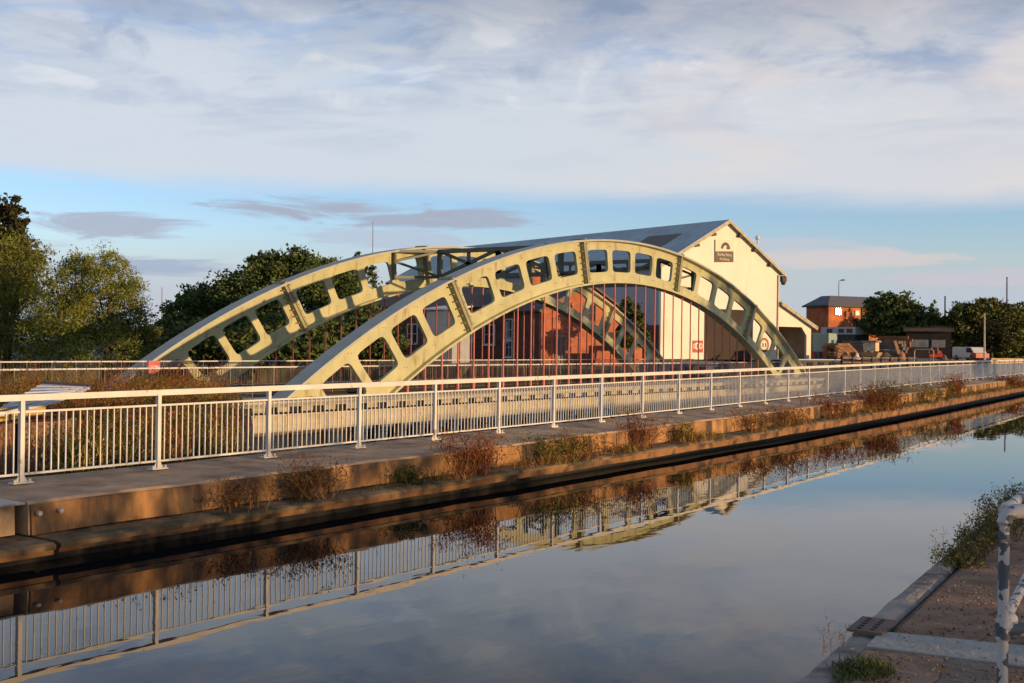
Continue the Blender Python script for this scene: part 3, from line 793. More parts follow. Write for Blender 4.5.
    e.prism([cc + E2 * (rr_ * .1) + Vector((0, 0, rr_ * .1)) - E1 * .101, cc + E2 * (rr_ * .6) + Vector((0, 0, -rr_ * .1)) - E1 * .101, cc + E2 * (rr_ * .35) + Vector((0, 0, rr_ * .45)) - E1 * .101], E1 * .018)
    e.build('emblem', mat('emblem_dark', (.06, .05, .05), .6), s)
    for txt, py, wpx in (('Stanley Ferry', 254.7, 14.2), ('Workshop', 259.3, 9.5)):
        cu = bpy.data.curves.new('lettering', 'FONT'); cu.body = txt; cu.align_x = 'CENTER'; cu.align_y = 'CENTER'; cu.size = 1; cu.extrude = .01
        tmp = bpy.data.objects.new('tmp', cu); C.objects.link(tmp); bpy.context.view_layer.update()
        me = bpy.data.meshes.new_from_object(tmp.evaluated_get(bpy.context.evaluated_depsgraph_get())); wd = max(v.co.x for v in me.vertices) - min(v.co.x for v in me.vertices)
        bpy.data.objects.remove(tmp)
        sc = (PG(724 + wpx / 2, py) - PG(724 - wpx / 2, py)).length / wd; c = PG(724, py) - E1 * .095
        up = Vector((0, 0, 1))
        for v in me.vertices: v.co = c + E2 * (v.co.x * sc) + up * (v.co.y * sc) - E1 * (v.co.z) - Vector(s['_w'])
        ob = bpy.data.objects.new('lettering', me); C.objects.link(ob); ob.parent = s; me.materials.append(mat('letter_white', (.75, .72, .65), .6, .02))
    # red board and round speed style sign at the foot of the gable
    b = thing('notice_board', 'red notice board with white rings low on the cream wall, left of the dark doorway', 'sign', PG(697.5, 347))
    rect(692.5, 340.5, 702.5, 352.5, .08).build('board', mat('board_red', (.50, .06, .03), .6, .15, 2), b)
    def ring(px, py, r0, r1, m, par, nm, out):
        c = PG(px, py) - E1 * out; k = (PG(px + 1, py) - PG(px, py)).length; pl = []
        seq = [2 * pi * i / 24 for i in range(25)]
        mb = MB()
        for a, bb in zip(seq[:-1], seq[1:]):
            mb.prism([c + E2 * (cos(a) * r0 * k) + Vector((0, 0, sin(a) * r0 * k)), c + E2 * (cos(a) * r1 * k) + Vector((0, 0, sin(a) * r1 * k)),
                      c + E2 * (cos(bb) * r1 * k) + Vector((0, 0, sin(bb) * r1 * k)), c + E2 * (cos(bb) * r0 * k) + Vector((0, 0, sin(bb) * r0 * k))], E1 * .02)
        mb.build(nm, m, par)
    wm = mat('letter_white', (.75, .72, .65)); ring(697, 346, 1.5, 2.6, wm, b, 'white_ring', .1); ring(700.2, 346, 1.2, 1.9, wm, b, 'white_ring', .104); ring(694.4, 346, 1.2, 1.8, wm, b, 'white_ring', .104)
    d = thing('round_sign', 'round cream sign with a rusty red rim, right of the dark doorway', 'sign', PG(763.5, 345))
    ring(763.5, 345, 3.4, 4.9, mat('rusty_rim', (.33, .11, .06), .7, .2, 3), d, 'rim', .1); ring(763.5, 345, .01, 3.3, mat('sign_cream', (.7, .6, .5)), d, 'face', .09)
    mbx = MB()
    for x0 in (761.9, 764.6):
        mbx.prism([PG(x0, 347) - E1 * .11, PG(x0 + 1.1, 347) - E1 * .11, PG(x0 + 1.1, 343) - E1 * .11, PG(x0, 343) - E1 * .11], E1 * .015)
    mbx.build('marks', mat('emblem_dark', (.06, .05, .05)), d)
    # weeds on the wall foot are left to the yard; lean-to on the right
    l = thing('lean_to_shed', 'cream open fronted lean-to against the right side of the big gable', 'shed', PG(796, 355))
    zt = PG(781, 302).z; ze = PG(812, 324.5).z; zo_ = PG(795, 327).z
    sL = Wd + .02; sR = (PG(811, 330) - gl).dot(E2); slp = (zt - ze) / (sR - sL)
    fw = MB(); fw.prism([G(sL, zo_), G(sR, zo_), G(sR, ze - .1), G(sL, zt - .1)], th); fw.build('front_wall', CREAM, l)
    pw = MB(); x1 = (PG(806.5, 340) - gl).dot(E2); pw.prism([G(x1, zb), G(sR, zb), G(sR, zo_), G(x1, zo_)], E1 * .35)
    pw.prism([G(x1 - 1.1, zo_ + .0), G(x1, zo_), G(x1, zo_ - 1.2)], E1 * .3); pw.build('corner_post', CREAM, l)
    iw = MB(); iw.prism([G(sL, zb, 9), G(sR, zb, 9), G(sR, ze - .1, 9), G(sL, zt - .1, 9)], E1 * .3); iw.prism([G(sR, zb, .41), G(sR, zb, 8.99), G(sR, ze - .1, 8.99), G(sR, ze - .1, .41)], E2 * -.25)
    iw.build('back_wall', mat('shed_interior', (.45, .36, .25), .9, .2, .5), l)
    rr2 = MB(); rr2.slab(G(sL, zt + .05, -.6), G(sR + .8, ze + .05 - slp * .8, -.6), G(sR + .8, ze + .05 - slp * .8, 9.4), G(sL, zt + .05, 9.4), .22); rr2.build('roof', SLATE, l)
    bb = MB(); bb.bar(G(sL, zt - .28, -.55), G(sR + .8, ze - .28 - slp * .8, -.55), .1, .42); bb.build('barge_board', MATS['barge_paint'], l)
build_workshop()

# ------------------------------------------------------------------ brick cottage / old works range between the arches
def box_building(o, ex, ey, w, dpt, z0, z1, m):
    o = Vector((o.x, o.y, 0)); up = Vector((0, 0, 1)); mb = MB(); mb.box(o + ex * (w / 2) + ey * (dpt / 2) + up * ((z0 + z1) / 2), (w, dpt, z1 - z0), (ex, ey, up)); return mb
def window_set(t, corner, ex, n, specs, frame_m, glass_m):
    """specs: (s, z, w, h); window as frame > pane on a wall whose outward normal is n"""
    for (s, z, w, h) in specs:
        c = corner + ex * s; c.z = z
        up = Vector((0, 0, 1)); f = MB()
        for k in (-1, 1):
            f.box(c + ex * (k * w / 2) + n * .04, (.10, .14, h + .1), (ex, n, up)); f.box(c + up * (k * h / 2) + n * .04, (w, .139, .10), (ex, n, up))
        f.box(c + n * .035, (.06, .08, h), (ex, n, up)); f.box(c + n * .034, (w, .08, .06), (ex, n, up))
        f.box(c - up * (h / 2 + .1) + n * .08, (w + .25, .24, .12), (ex, n, up))
        fo = f.build('window', frame_m, t)
        g_ = MB(); g_.box(c + n * .006, (w, .04, h), (ex, n, up)); g_.build('pane', glass_m, fo)
GLASS = mat('dark_glass', (.03, .035, .04), .08, .05, 1); WFR = mat('window_frame_white', (.6, .58, .54), .6, .1)
def build_brick():
    dB = 118.
    c0 = P(541, 354, dB); c0.z = .6
    ex = Vector((.93, -.36, 0)).normalized(); ey = Vector((-ex.y, ex.x, 0)); n = -ey
    def Q(px, py): return PP(px, py, c0, ey)
    wd = (Q(626, 330) - c0).dot(ex); ze = Q(541, 309).z; sa = (Q(588, 284) - c0).dot(ex); za = Q(588, 283).z
    t = thing('brick_house', 'gabled orange brick house between the two arches, its left side in shade', 'house', c0 + ex * sa)
    up = Vector((0, 0, 1)); LEN = 34
    def G(s, z, back=0):
        q = c0 + ex * s + ey * back; q.z = z; return q
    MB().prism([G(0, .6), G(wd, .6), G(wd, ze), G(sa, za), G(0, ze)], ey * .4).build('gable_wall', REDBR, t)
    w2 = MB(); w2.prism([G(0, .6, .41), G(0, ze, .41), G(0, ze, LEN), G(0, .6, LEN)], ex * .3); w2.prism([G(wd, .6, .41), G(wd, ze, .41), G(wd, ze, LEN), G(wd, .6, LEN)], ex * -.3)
    w2.build('side_wall', DKBR, t)  # side walls in the darker brick: shade put into their colour
    rf = MB(); sl = (za - ze) / sa; sl2 = (za - ze) / (wd - sa)
    rf.slab(G(-.5, ze - sl * .5 + .1, -.3), G(sa, za + .1, -.3), G(sa, za + .1, LEN), G(-.5, ze - sl * .5 + .1, LEN), .2)
    rf.slab(G(wd + .3, ze - sl2 * .3 + .1, -.3), G(sa + .01, za + .1, -.3), G(sa + .01, za + .1, LEN), G(wd + .3, ze - sl2 * .3 + .1, LEN), .2)
    ro = rf.build('roof', mat('dark_slate', (.06, .055, .06), .6, .2, 1), t)
    ch = MB(); q = G(sa - .2, za + .2, 9.); ch.box(q, (1.1, .9, 2.2), (ex, ey, up)); ch.box(q + up * 1.15, (1.3, 1.1, .2), (ex, ey, up)); ch.build('chimney', REDBR, ro)
    window_set(t, c0, ex, n, [((Q(591, 313) - c0).dot(ex), Q(591, 313).z, 1.0, 1.7), ((Q(612, 340) - c0).dot(ex), Q(612, 340).z, 1.3, 1.6)], mat('window_frame_brown', (.10, .055, .035), .7), GLASS)
    dx = (Q(560, 345) - c0).dot(ex); dzt = Q(560, 337).z
    dm = MB(); dm.box(G(dx, (dzt + .6) / 2, -.03), (1.0, .08, dzt - .6), (ex, ey, up)); do = dm.build('door', mat('grey_door', (.14, .13, .12), .6), t)
    fm = MB()
    for k in (-1, 1): fm.box(G(dx + k * .58, (dzt + .6) / 2, -.05), (.16, .14, dzt - .6), (ex, ey, up))
    fm.box(G(dx, dzt + .1, -.05), (1.5, .16, .2), (ex, ey, up)); fm.build('frame', mat('stone_trim', (.35, .25, .15), .8), do)
    # low brick yard wall pieces left and right of the door
    ywl = thing('yard_wall', 'low ivy topped brick wall in front of the orange gable', 'wall', G(6, .6, -3))
    MB().prism([G(4.2, .6, -3), G(10.5, .6, -3), G(10.5, 2.9, -3), G(7.6, 2.9, -3), G(7.6, 2.1, -3), G(4.2, 2.1, -3)], ey * .3).build('wall_face', REDBR, ywl)
    # windows on the shaded side wall
    nn_ = -ex
    sp = []
    for b_ in (5.5, 12.5, 19.5, 26.5): sp.append((b_, ze - 2.0, 1.15, 2.1)); sp.append((b_, 2.3, 1.15, 1.9))
    window_set(t, c0, ey, nn_, sp, WFR, GLASS)
    # long dark range further left
    e0 = P(352, 352, 128); e0.z = .6
    e1 = P(535, 352, 122); e1.z = .6; ax = (e1 - e0).normalized(); ay = Vector((-ax.y, ax.x, 0)); L_ = (e1 - e0).length
    zt = P(440, 307, 125).z
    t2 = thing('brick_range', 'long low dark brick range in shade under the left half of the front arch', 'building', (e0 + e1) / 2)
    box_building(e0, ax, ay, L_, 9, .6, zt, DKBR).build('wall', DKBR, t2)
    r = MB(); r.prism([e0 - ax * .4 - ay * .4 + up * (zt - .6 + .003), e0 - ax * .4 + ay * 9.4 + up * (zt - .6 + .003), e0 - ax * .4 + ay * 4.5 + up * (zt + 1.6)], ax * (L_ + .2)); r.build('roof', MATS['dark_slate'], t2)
    window_set(t2, e0, ax, -ay, [(L_ * f, 3.6 if i % 2 else 3.9, 1.1, 2.0) for i, f in enumerate((.18, .34, .64, .76, .88))], WFR, GLASS)
    dq = MB(); dq.box(e0 + ax * (L_ * .52) - ay * .03 + up * 1.6, (2.2, .1, 3.2), (ax, ay, up)); dq.build('door', mat('black_door', (.012, .012, .012), .7), t2)
    # pale grey shed just in front
    s0 = P(426, 352, 112); s0.z = .55; s1 = P(452, 352, 111); s1.z = .55; ax = (s1 - s0).normalized(); ay = Vector((-ax.y, ax.x, 0)); zt = P(440, 309, 112).z
    t3 = thing('metal_shed', 'pale grey metal shed in front of the dark brick range', 'shed', s0)
    box_building(s0, ax, ay, (s1 - s0).length, 4, .5, zt, GREYC).build('wall', mat('pale_grey_sheet', (.36, .38, .40), .5, .1), t3)
    MB().slab(s0 - ax * .2 - ay * .3 + up * (zt - .5), s1 + ax * .2 - ay * .3 + up * (zt - .5), s1 + ax * .2 + ay * 4.2 + up * (zt - .1), s0 - ax * .2 + ay * 4.2 + up * (zt - .1), .14).build('roof', mat('white_sheet', (.7, .7, .7), .5), t3)
    # dark roofed low building behind willow
    b0 = P(146, 352, 104); b0.z = .5; b1 = P(196, 352, 100); b1.z = .5; ax = (b1 - b0).normalized(); ay = Vector((-ax.y, ax.x, 0)); zt = P(165, 328, 103).z; L_ = (b1 - b0).length
    t4 = thing('low_building', 'low brown building with a grey roof, right of the round willow', 'building', b0)
    box_building(b0, ax, ay, L_, 7, .5, zt, DKBR).build('wall', mat('brown_boards', (.12, .085, .065), .8, .2), t4)
    MB().slab(b0 - ax * .6 - ay * .7 + up * (zt - .5), b1 + ax * .6 - ay * .7 + up * (zt - .5), b1 + ax * .6 + ay * 7 + up * (zt + 1.0), b0 - ax * .6 + ay * 7 + up * (zt + 1.0), .25).build('roof', mat('grey_felt', (.13, .13, .15), .7, .2), t4)
build_brick()

# ------------------------------------------------------------------ brick office with the sun in its window
def build_office():
    n = Vector((-.523, -.853, 0)).normalized(); ex = Vector((-n.y, n.x, 0)); ex = -ex if ex.dot(RGT) < 0 else ex
    ey = -n
    c0 = P(828, 350, 205); c0.z = yz
    Q = lambda px, py: PP(px, py, c0, n)
    wd = (Q(884, 330) - c0).dot(ex); ze = Q(828, 305).z
    ln = -ex
    dp = 13.0
    # depth from the left corner at px 806
    r = ray(806, 330); A = (c0 - CAM)
    # solve CAM + r*t = c0 + ey*s (xy)
    det = r.x * (-ey.y) + r.y * ey.x; s_ = (r.x * A.y - r.y * A.x) / det
    dp = abs(s_)
    up = Vector((0, 0, 1))
    t = thing('brick_office', 'square orange brick office with a grey hipped roof and sunlight flashing in its window', 'building', c0 + ex * (wd / 2))
    OBR = brick_mat('office_brick', (.52, .15, .05), (.44, .12, .04), (.36, .2, .1), bw=.8, bh=.3)
    box_building(c0, ex, ey, wd, dp, yz, ze, OBR).build('wall', OBR, t)
    a = c0.copy(); a.z = ze; o = .5
    p = [a - ex * o - ey * o, a + ex * (wd + o) - ey * o, a + ex * (wd + o) + ey * (dp + o), a - ex * o + ey * (dp + o)]
    h = Q(828, 295).z - ze; i = min(wd, dp) * .30
    q = [a + ex * i + ey * i + up * h, a + ex * (wd - i) + ey * i + up * h, a + ex * (wd - i) + ey * (dp - i) + up * h, a + ex * i + ey * (dp - i) + up * h]
    rf = MB(); rf.add(p + q, [(0, 1, 5, 4), (1, 2, 6, 5), (2, 3, 7, 6), (3, 0, 4, 7), (4, 5, 6, 7), (3, 2, 1, 0)]); rf.build('roof', mat('office_slate', (.13, .13, .15), .6, .1), t)
    fb = MB()
    fb.box(a - ey * (o + .03) + ex * wd / 2 + up * -.12, (wd + 2 * o, .1, .3), (ex, ey, up)); fb.box(a - ex * (o + .03) + ey * dp / 2 + up * -.12, (.1, dp + 2 * o, .3), (ex, ey, up)); fb.build('fascia', FAS, t)
    gm = bpy.data.materials.new('bright_window_glass'); gm.use_nodes = True; b = gm.node_tree.nodes['Principled BSDF']
    b.inputs['Base Color'].default_value = (.5, .42, .3, 1); b.inputs['Metallic'].default_value = .9; b.inputs['Roughness'].default_value = .16
    def win(px, py, w_, h_, m):
        c = Q(px, py)
        f = MB()
        for k in (-1, 1):
            f.box(c + ex * (k * w_ / 2) + n * .06, (.14, .16, h_ + .14), (ex, n, up)); f.box(c + up * (k * h_ / 2) + n * .06, (w_, .159, .14), (ex, n, up))
        fo = f.build('window', WFR, t)
        # pane slightly tilted so that it throws the low sun back towards the canal
        tc = (CAM - c).normalized(); hv = (tc + SUN).normalized(); u2 = hv.cross(ex).normalized()
        if u2.z < 0: u2 = -u2
        e2 = u2.cross(hv).normalized()
        MB().box(c + n * .09, (w_ - .14, .03, h_ - .14), (e2, hv, u2)).build('pane', m, fo)
    win(838, 311.5, 1.15, 1.15, gm); 
    win(857, 313, .8, .75, mat('dull_lit_glass', (.30, .24, .17), .45, .1, metal=.6))
    # dark drainpipe and fire stair
    dr = MB(); c = Q(862, 330); dr.box(Vector((c.x, c.y, (ze + yz) / 2)) + n * .08, (.35, .2, ze - yz), (ex, n, up)); dr.build('downpipe', FAS, t)
    stt = MB(); c1 = Q(853, 319) + n * .6; c2 = Q(862, 328) + n * .6; stt.bar(c1, c2, .9, .4); stt.build('stair', FAS, t)
    ms = P(839, 296, 212)
    lamp = thing('street_lamp', 'slim street lamp with a short arm above the brick office roof', 'street lamp', (ms.x, ms.y, yz))
    tp = P(839, 281, 212); MB().pipe([(ms.x, ms.y, yz), tp], [.14, .09], 6).build('pole', mat('grey_steel', (.22, .22, .23), .5), lamp)
    ar = P(843, 280, 212); MB().tube(tp, ar, .07, n=6).build('arm', MATS['grey_steel'], lamp); MB().ball(ar, .28, sq=(1.6, 1.6, .5)).build('lamp_head', MATS['grey_steel'], lamp)
build_office()

# ------------------------------------------------------------------ yard: poles, container, van, timber, barriers
STEEL = mat('grey_steel', (.22, .22, .23), .5)
def pole(px, y0, y1, d, r, m, label, nm='pole', cat='pole', cap=True):
    a = P(px, y0, d); a.z = min(a.z, yz if d > 140 else .5); b = P(px, y1, d); b.x, b.y = a.x + (b.x - a.x), a.y + (b.y - a.y)
    t = thing(nm, label, cat, a)
    MB().pipe([a, a.lerp(b, .5), b], [r * 1.2, r, r * .75], 8).build('shaft', m, t)
    MB().tube(b, b + Vector((0, 0, r)), r * .9, n=8).build('cap', m, t)
    return t
pole(945, 340, 297, 215, .16, DARKIRON, 'dark thin pole standing between the two large trees at right')
pole(1007, 330, 278, 240, .20, STEEL, 'tall grey mast rising above the large tree at the right edge', 'mast', 'mast')
pole(984.5, 351, 314, 150, .11, mat('pale_wood_pole', (.50, .44, .34), .7), 'short pale wooden pole in front of the trees at right')
pole(373, 262, 222, 150, .07, STEEL, 'thin aerial mast above the rear arch', 'mast', 'mast')
pole(162, 310, 288, 260, .12, STEEL, 'small faint mast on the horizon right of the round willow', 'mast', 'mast')
pole(1003, 330, 298, 260, .09, STEEL, 'faint short mast left of the tall one at the right edge', 'mast', 'mast')
def frame_at(px0, px1, d0, d1, z=yz):
    a = P(px0, 352, d0); b = P(px1, 352, d1); a.z = b.z = z; ex = (b - a); L_ = ex.length; ex.normalize(); ey = Vector((-ex.y, ex.x, 0))
    if ey.dot(FWD) < 0: ey = -ey
    return a, ex, ey, L_
UP = Vector((0, 0, 1))
def yard():
    a, ex, ey, L_ = frame_at(812.5, 828, 172, 171); zt = P(820, 333, 171).z
    t = thing('shipping_container', 'pale teal shipping container beside the lean-to post', 'container', a)
    mb = MB(); mb.box(a + ex * L_ / 2 + ey * 3 + UP * ((zt - yz) / 2), (L_, 6, zt - yz), (ex, ey, UP))
    for i in range(9): mb.box(a + ex * (L_ * (i + .5) / 9) - ey * .03 + UP * ((zt - yz) / 2), (L_ / 22, .08, zt - yz - .3), (ex, ey, UP))
    mb.build('body', mat('teal_sheet', (.30, .42, .40), .5, .08), t)
    fr = MB()
    for s in (0, L_): fr.box(a + ex * s - ey * .05 + UP * ((zt - yz) / 2), (.14, .14, zt - yz + .02), (ex, ey, UP))
    fr.build('frame', mat('teal_dark', (.16, .22, .21), .6), t)
    a, ex, ey, L_ = frame_at(822, 855, 192, 186); zt = P(838, 327, 189).z; zlo = P(838, 334.5, 189).z
    t = thing('site_cabin', 'white flat roofed site cabin in front of the brick office', 'cabin', a)
    mb = MB(); mb.box(a + ex * L_ / 2 + ey * 1.5 + UP * ((zt - yz) / 2), (L_, 3, zt - yz), (ex, ey, UP)); mb.build('body', mat('cabin_green', (.035, .05, .04), .6), t)
    mb = MB(); mb.box(a + ex * L_ / 2 + ey * 1.5 + UP * ((zt + zlo) / 2 - yz), (L_ + .3, 3.3, (zt - zlo)), (ex, ey, UP)); mb.build('upper_panel', mat('cabin_white', (.55, .56, .58), .5, .1), t)
    mb = MB()
    for f in (.25, .6, .85): mb.box(a + ex * L_ * f - ey * .2 + UP * ((zt + zlo) / 2 - yz), (1.1, .1, .6), (ex, ey, UP))
    mb.build('window', GLASS, t)
    # timber stacks
    TIM = [mat('timber_brown', (.22, .11, .055), .85, .3, .8), mat('timber_pale', (.42, .27, .14), .85, .25, .8), mat('timber_grey', (.13, .11, .10), .85, .3, .8)]
    stacks = [(829, 852, 158, 160, 5, 3, 0, 'rusty brown'), (840, 866, 166, 163, 6, 3, 2, 'grey'), (874, 903, 160, 157, 6, 3, 2, 'dark grey'), (880, 908, 170, 168, 8, 3, 0, 'brown'), (905, 935, 164, 162, 4, 3, 0, 'brown')]
    for si, (p0, p1, d0, d1, rows, colsn, mi, cn) in enumerate(stacks):
        a, ex, ey, L_ = frame_at(p0, p1, d0, d1)
        lab = ['rusty brown balk of timber in the low stack just right of the teal container', 'grey balk of timber in the stack below the brick office', 'dark grey balk of timber in the stack under the broad dark tree',
               'brown balk of timber in the tall rear stack under the broad dark tree', 'brown balk of timber in the low stack in front of the dark shed'][si]
        p = None
        for r_ in range(rows):
            for c_ in range(colsn):
                sh = R.uniform(-.6, .6); l = L_ * R.uniform(.82, 1.0)
                cen = a + ex * (L_ / 2 + sh) + ey * (c_ * .62) + UP * (.24 + r_ * .40)
                if p is None:
                    mb = MB(); mb.box(cen, (l, .56, .36), (ex, ey, UP)); p = mb.build('timber_balk', TIM[mi], None, origin=cen); pc = cen; tag(p, lab, 'timber', 'timber balks stacked in the yard')
                else:
                    o = p.copy(); C.objects.link(o); o.location = cen; o.rotation_euler = (0, R.uniform(-.03, .03), R.uniform(-.12, .12)); o['_w'] = tuple(cen)
    # pale boat cabin on the hard
    a, ex, ey, L_ = frame_at(862, 876, 155, 154); zt = P(868, 342, 155).z
    t = thing('workboat', 'small cream cabin boat with a blue grey canopy standing among the timber stacks', 'boat', a)
    h = MB(); h.prism([a + UP * .1, a + ex * L_ + UP * .1, a + ex * (L_ + .3) + UP * .9, a - ex * .3 + UP * .9], ey * 1.8); h.build('hull', TIM[1], t)
    MB().box(a + ex * L_ / 2 + ey * .9 + UP * ((zt - yz) * .72), (L_ * .86, 1.6, (zt - yz) * .5), (ex, ey, UP)).build('cabin', mat('cabin_cream', (.62, .50, .33), .6), t)
    MB().box(a + ex * L_ / 2 + ey * .9 + UP * (zt - yz + .08), (L_ * 1.1, 2.0, .22), (ex, ey, UP)).build('canopy', mat('canopy_blue', (.20, .22, .27), .6), t)
    # dark shed
    a, ex, ey, L_ = frame_at(906, 951, 178, 176); zt = P(930, 331, 177).z
    t = thing('timber_shed', 'long dark timber shed with pale windows under the trees at right', 'shed', a)
    MB().box(a + ex * L_ / 2 + ey * 2.5 + UP * ((zt - yz) / 2), (L_, 5, zt - yz), (ex, ey, UP)).build('wall', mat('black_boards', (.03, .022, .018), .8, .3), t)
    MB().slab(a - ex * .4 - ey * .5 + UP * (zt - yz + .1), a + ex * (L_ + .4) - ey * .5 + UP * (zt - yz + .1), a + ex * (L_ + .4) + ey * 5.2 + UP * (zt - yz + .9), a - ex * .4 + ey * 5.2 + UP * (zt - yz + .9), .2).build('roof', mat('brown_roof', (.14, .085, .055), .8, .2), t)
    for f, w_ in ((.24, 2.2), (.42, 1.0), (.72, 1.9)):
        MB().box(a + ex * L_ * f - ey * .03 + UP * (zt - yz) * .55, (w_, .08, 1.1), (ex, ey, UP)).build('window', mat('dull_pane', (.28, .29, .27), .4), t)
    # white van with a red front
    def vehicle(px0, px1, d0, d1, ht, label, cat, body, front, nm):
        a, ex, ey, L_ = frame_at(px0, px1, d0, d1); H = ht
        t = thing(nm, label, cat, a + ex * L_ / 2)
        side = [(0, .35), (L_, .35), (L_, .95 * H * .55), (L_ * .92, H * .56), (L_ * .78, H * .97), (L_ * .7, H), (.1, H), (0, H * .9)]
        mb = MB(); mb.prism([a + ex * x + UP * z for x, z in side], ey * 1.9); b = mb.build('body', body, t, bevel=.06)
        mb = MB(); mb.prism([a + ex * x + UP * z - ey * .01 for x, z in ((L_ * .76, .36), (L_ * 1.005, .36), (L_ * 1.005, H * .53), (L_ * .92, H * .57), (L_ * .78, H * .6))], ey * 1.92); mb.build('bonnet', front, t)
        mb = MB(); mb.prism([a + ex * x + UP * z - ey * .02 for x, z in ((L_ * .60, H * .60), (L_ * .87, H * .60), (L_ * .77, H * .93), (L_ * .60, H * .93))], ey * 1.94); mb.build('window', GLASS, t)
        for x in (L_ * .18, L_ * .80):
            for yy in (0, 1.7):
                c = a + ex * x + ey * yy + UP * .34; w_ = MB(); w_.tube(c - ey * .05, c + ey * .22, .34, n=14); wo = w_.build('wheel', mat('tyre', (.02, .02, .02), .8), t)
                MB().tube(c - ey * .065, c, .19, n=10).build('rim', STEEL, wo)
        return t
    vehicle(952, 976, 158, 153, 1.75, 'white van with a red front parked in front of the trees at right', 'van', mat('van_white', (.62, .62, .62), .35, .05), mat('van_red', (.50, .05, .03), .4, .1), 'parked_van')
    vehicle(934, 943.5, 166, 162, 1.25, 'small red car parked between the dark shed and the white van', 'car', MATS['van_red'], MATS['van_red'], 'parked_car')
    # galvanised hoop barrier
    a, ex, ey, L_ = frame_at(914.5, 933.5, 112, 110, .9); zt = P(924, 349.5, 111).z
    t = thing('hoop_barrier', 'pale tubular hoop barrier standing behind the white canal railing', 'barrier', a)
    MB().pipe([a, a + UP * (zt - .9 - .15), a + UP * (zt - .9) + ex * .15, a + ex * (L_ - .15) + UP * (zt - .9), a + ex * L_ + UP * (zt - 1.05), a + ex * L_], .045, 8).build('hoop', mat('galvanised', (.5, .5, .5), .4, .1), t)
    MB().tube(a + UP * ((zt - .9) * .5), a + ex * L_ + UP * ((zt - .9) * .5), .035).build('mid_rail', MATS['galvanised'], t)
    # post and rail fence
    a, ex, ey, L_ = frame_at(842, 916, 104, 116, .85)
    t = thing('post_fence', 'low dark post and rail fence between the yard and the canal railing', 'fence', a); q = None
    for i in range(9):
        c = a + ex * (L_ * i / 8)
        if q is None: q = MB().box(c + UP * .55, (.16, .16, 1.1), (ex, ey, UP)).build('post', DARKIRON, t, origin=c); qc = c
        else: dup(q, c - qc, t)
    for h_ in (.55, .95): MB().bar(a + UP * h_, a + ex * L_ + UP * h_, .06, .1).build('rail', mat('fence_rail', (.20, .14, .09), .8), t)
    # yellow block wall
    a, ex, ey, L_ = frame_at(989, 1020, 118, 122, .95)
    t = thing('block_wall', 'low yellow stone block wall by the canal railing at the right edge', 'wall', a)
    MB().box(a + ex * L_ / 2 + UP * .42, (L_, .5, .84), (ex, ey, UP)).build('blocks', brick_mat('yellow_block', (.5, .33, .12), (.42, .27, .10), (.2, .14, .08), bw=.6, bh=.28), t)
    MB().box(a + ex * L_ / 2 + UP * .88, (L_ + .1, .62, .08), (ex, ey, UP)).build('coping', mat('yellow_cap', (.45, .32, .15), .8), t)
    # moored narrow boats in the side basin
    def narrowboat(px0, px1, d0, d1, z0, label, cab, hull):
        a, ex, ey, L_ = frame_at(px0, px1, d0, d1, z0)
        t = thing('narrowboat', label, 'boat', a + ex * L_ / 2)
        MB().prism([a + UP * 0 + ex * .6, a + ex * (L_ - .4), a + ex * L_ + UP * .75, a + UP * .8], ey * 2.0).build('hull', hull, t)
        MB().prism([a + ex * 2.0 + ey * .2 + UP * .76, a + ex * (L_ - 1.5) + ey * .2 + UP * .76, a + ex * (L_ - 1.5) + ey * .35 + UP * 1.45, a + ex * 2.0 + ey * .35 + UP * 1.45], ey * 1.5).build('cabin', cab, t)
        MB().box(a + ex * (L_ / 2 + .25) + ey * 1.0 + UP * 1.50, (L_ - 3.2, 1.75, .08), (ex, ey, UP)).build('cabin_roof', mat('boat_roof', (.50, .50, .52), .5, .1), t)
        for f in (.3, .45, .6, .75): MB().box(a + ex * L_ * f + ey * .24 + UP * 1.12, (.8, .1, .32), (ex, ey, UP)).build('window', GLASS, t)
    narrowboat(778, 852, 98, 106, .12, 'dark hulled narrowboat with a pale roof moored in front of the lean-to', mat('boat_dark', (.05, .05, .06), .5), DARKIRON)
    narrowboat(646, 742, 76, 86, -.1, 'blue grey narrowboat behind the rods under the right half of the front arch', mat('boat_blue', (.13, .17, .28), .5), mat('boat_hull', (.04, .04, .05), .5))
    def heap(px, py, w, h, d, m_, label, nm, cat, seed):
        c = P(px, 352, d); c.z = yz; k = d / F; rr = random.Random(seed); mb = MB(); n = 12; vs = [c + UP * (h * k)]; fs = []
        for j, f in enumerate((.4, .75, 1.0)):
            for i in range(n):
                a = 2 * pi * i / n; q = c + RGT * (cos(a) * w * k * .5 * f * rr.uniform(.8, 1.15)) + FWD * (sin(a) * w * k * .4 * f) + UP * (h * k * (1 - f ** 1.7) * rr.uniform(.75, 1.1)); vs.append(q)
        for i in range(n): fs.append((0, 1 + i, 1 + (i + 1) % n))
        for j in range(2):
            for i in range(n): a = 1 + j * n + i; b = 1 + j * n + (i + 1) % n; fs.append((a, a + n, b + n, b))
        tag(mb.add(vs, fs).build(nm, m_, None, origin=c), label, cat)
    TARP = mat('brown_tarp', (.12, .075, .05), .6, .3, 1); BAG = mat('white_bag', (.62, .58, .52), .7, .1, 1); RUB = mat('rubble', (.24, .15, .09), .9, .4, 1.5, bump=.6, bscale=2)
    heap(845, 352, 12, 7, 152, RUB, 'brown rubble heap in front of the rusty timber stack', 'rubble_heap', 'heap', 1)
    heap(857, 352, 7, 6, 150, BAG, 'small white sack left of the cream cabin boat', 'sack', 'sack', 2)
    heap(886, 352, 16, 8, 150, TARP, 'dark brown tarpaulin heap right of the cream cabin boat', 'tarpaulin_heap', 'heap', 3)
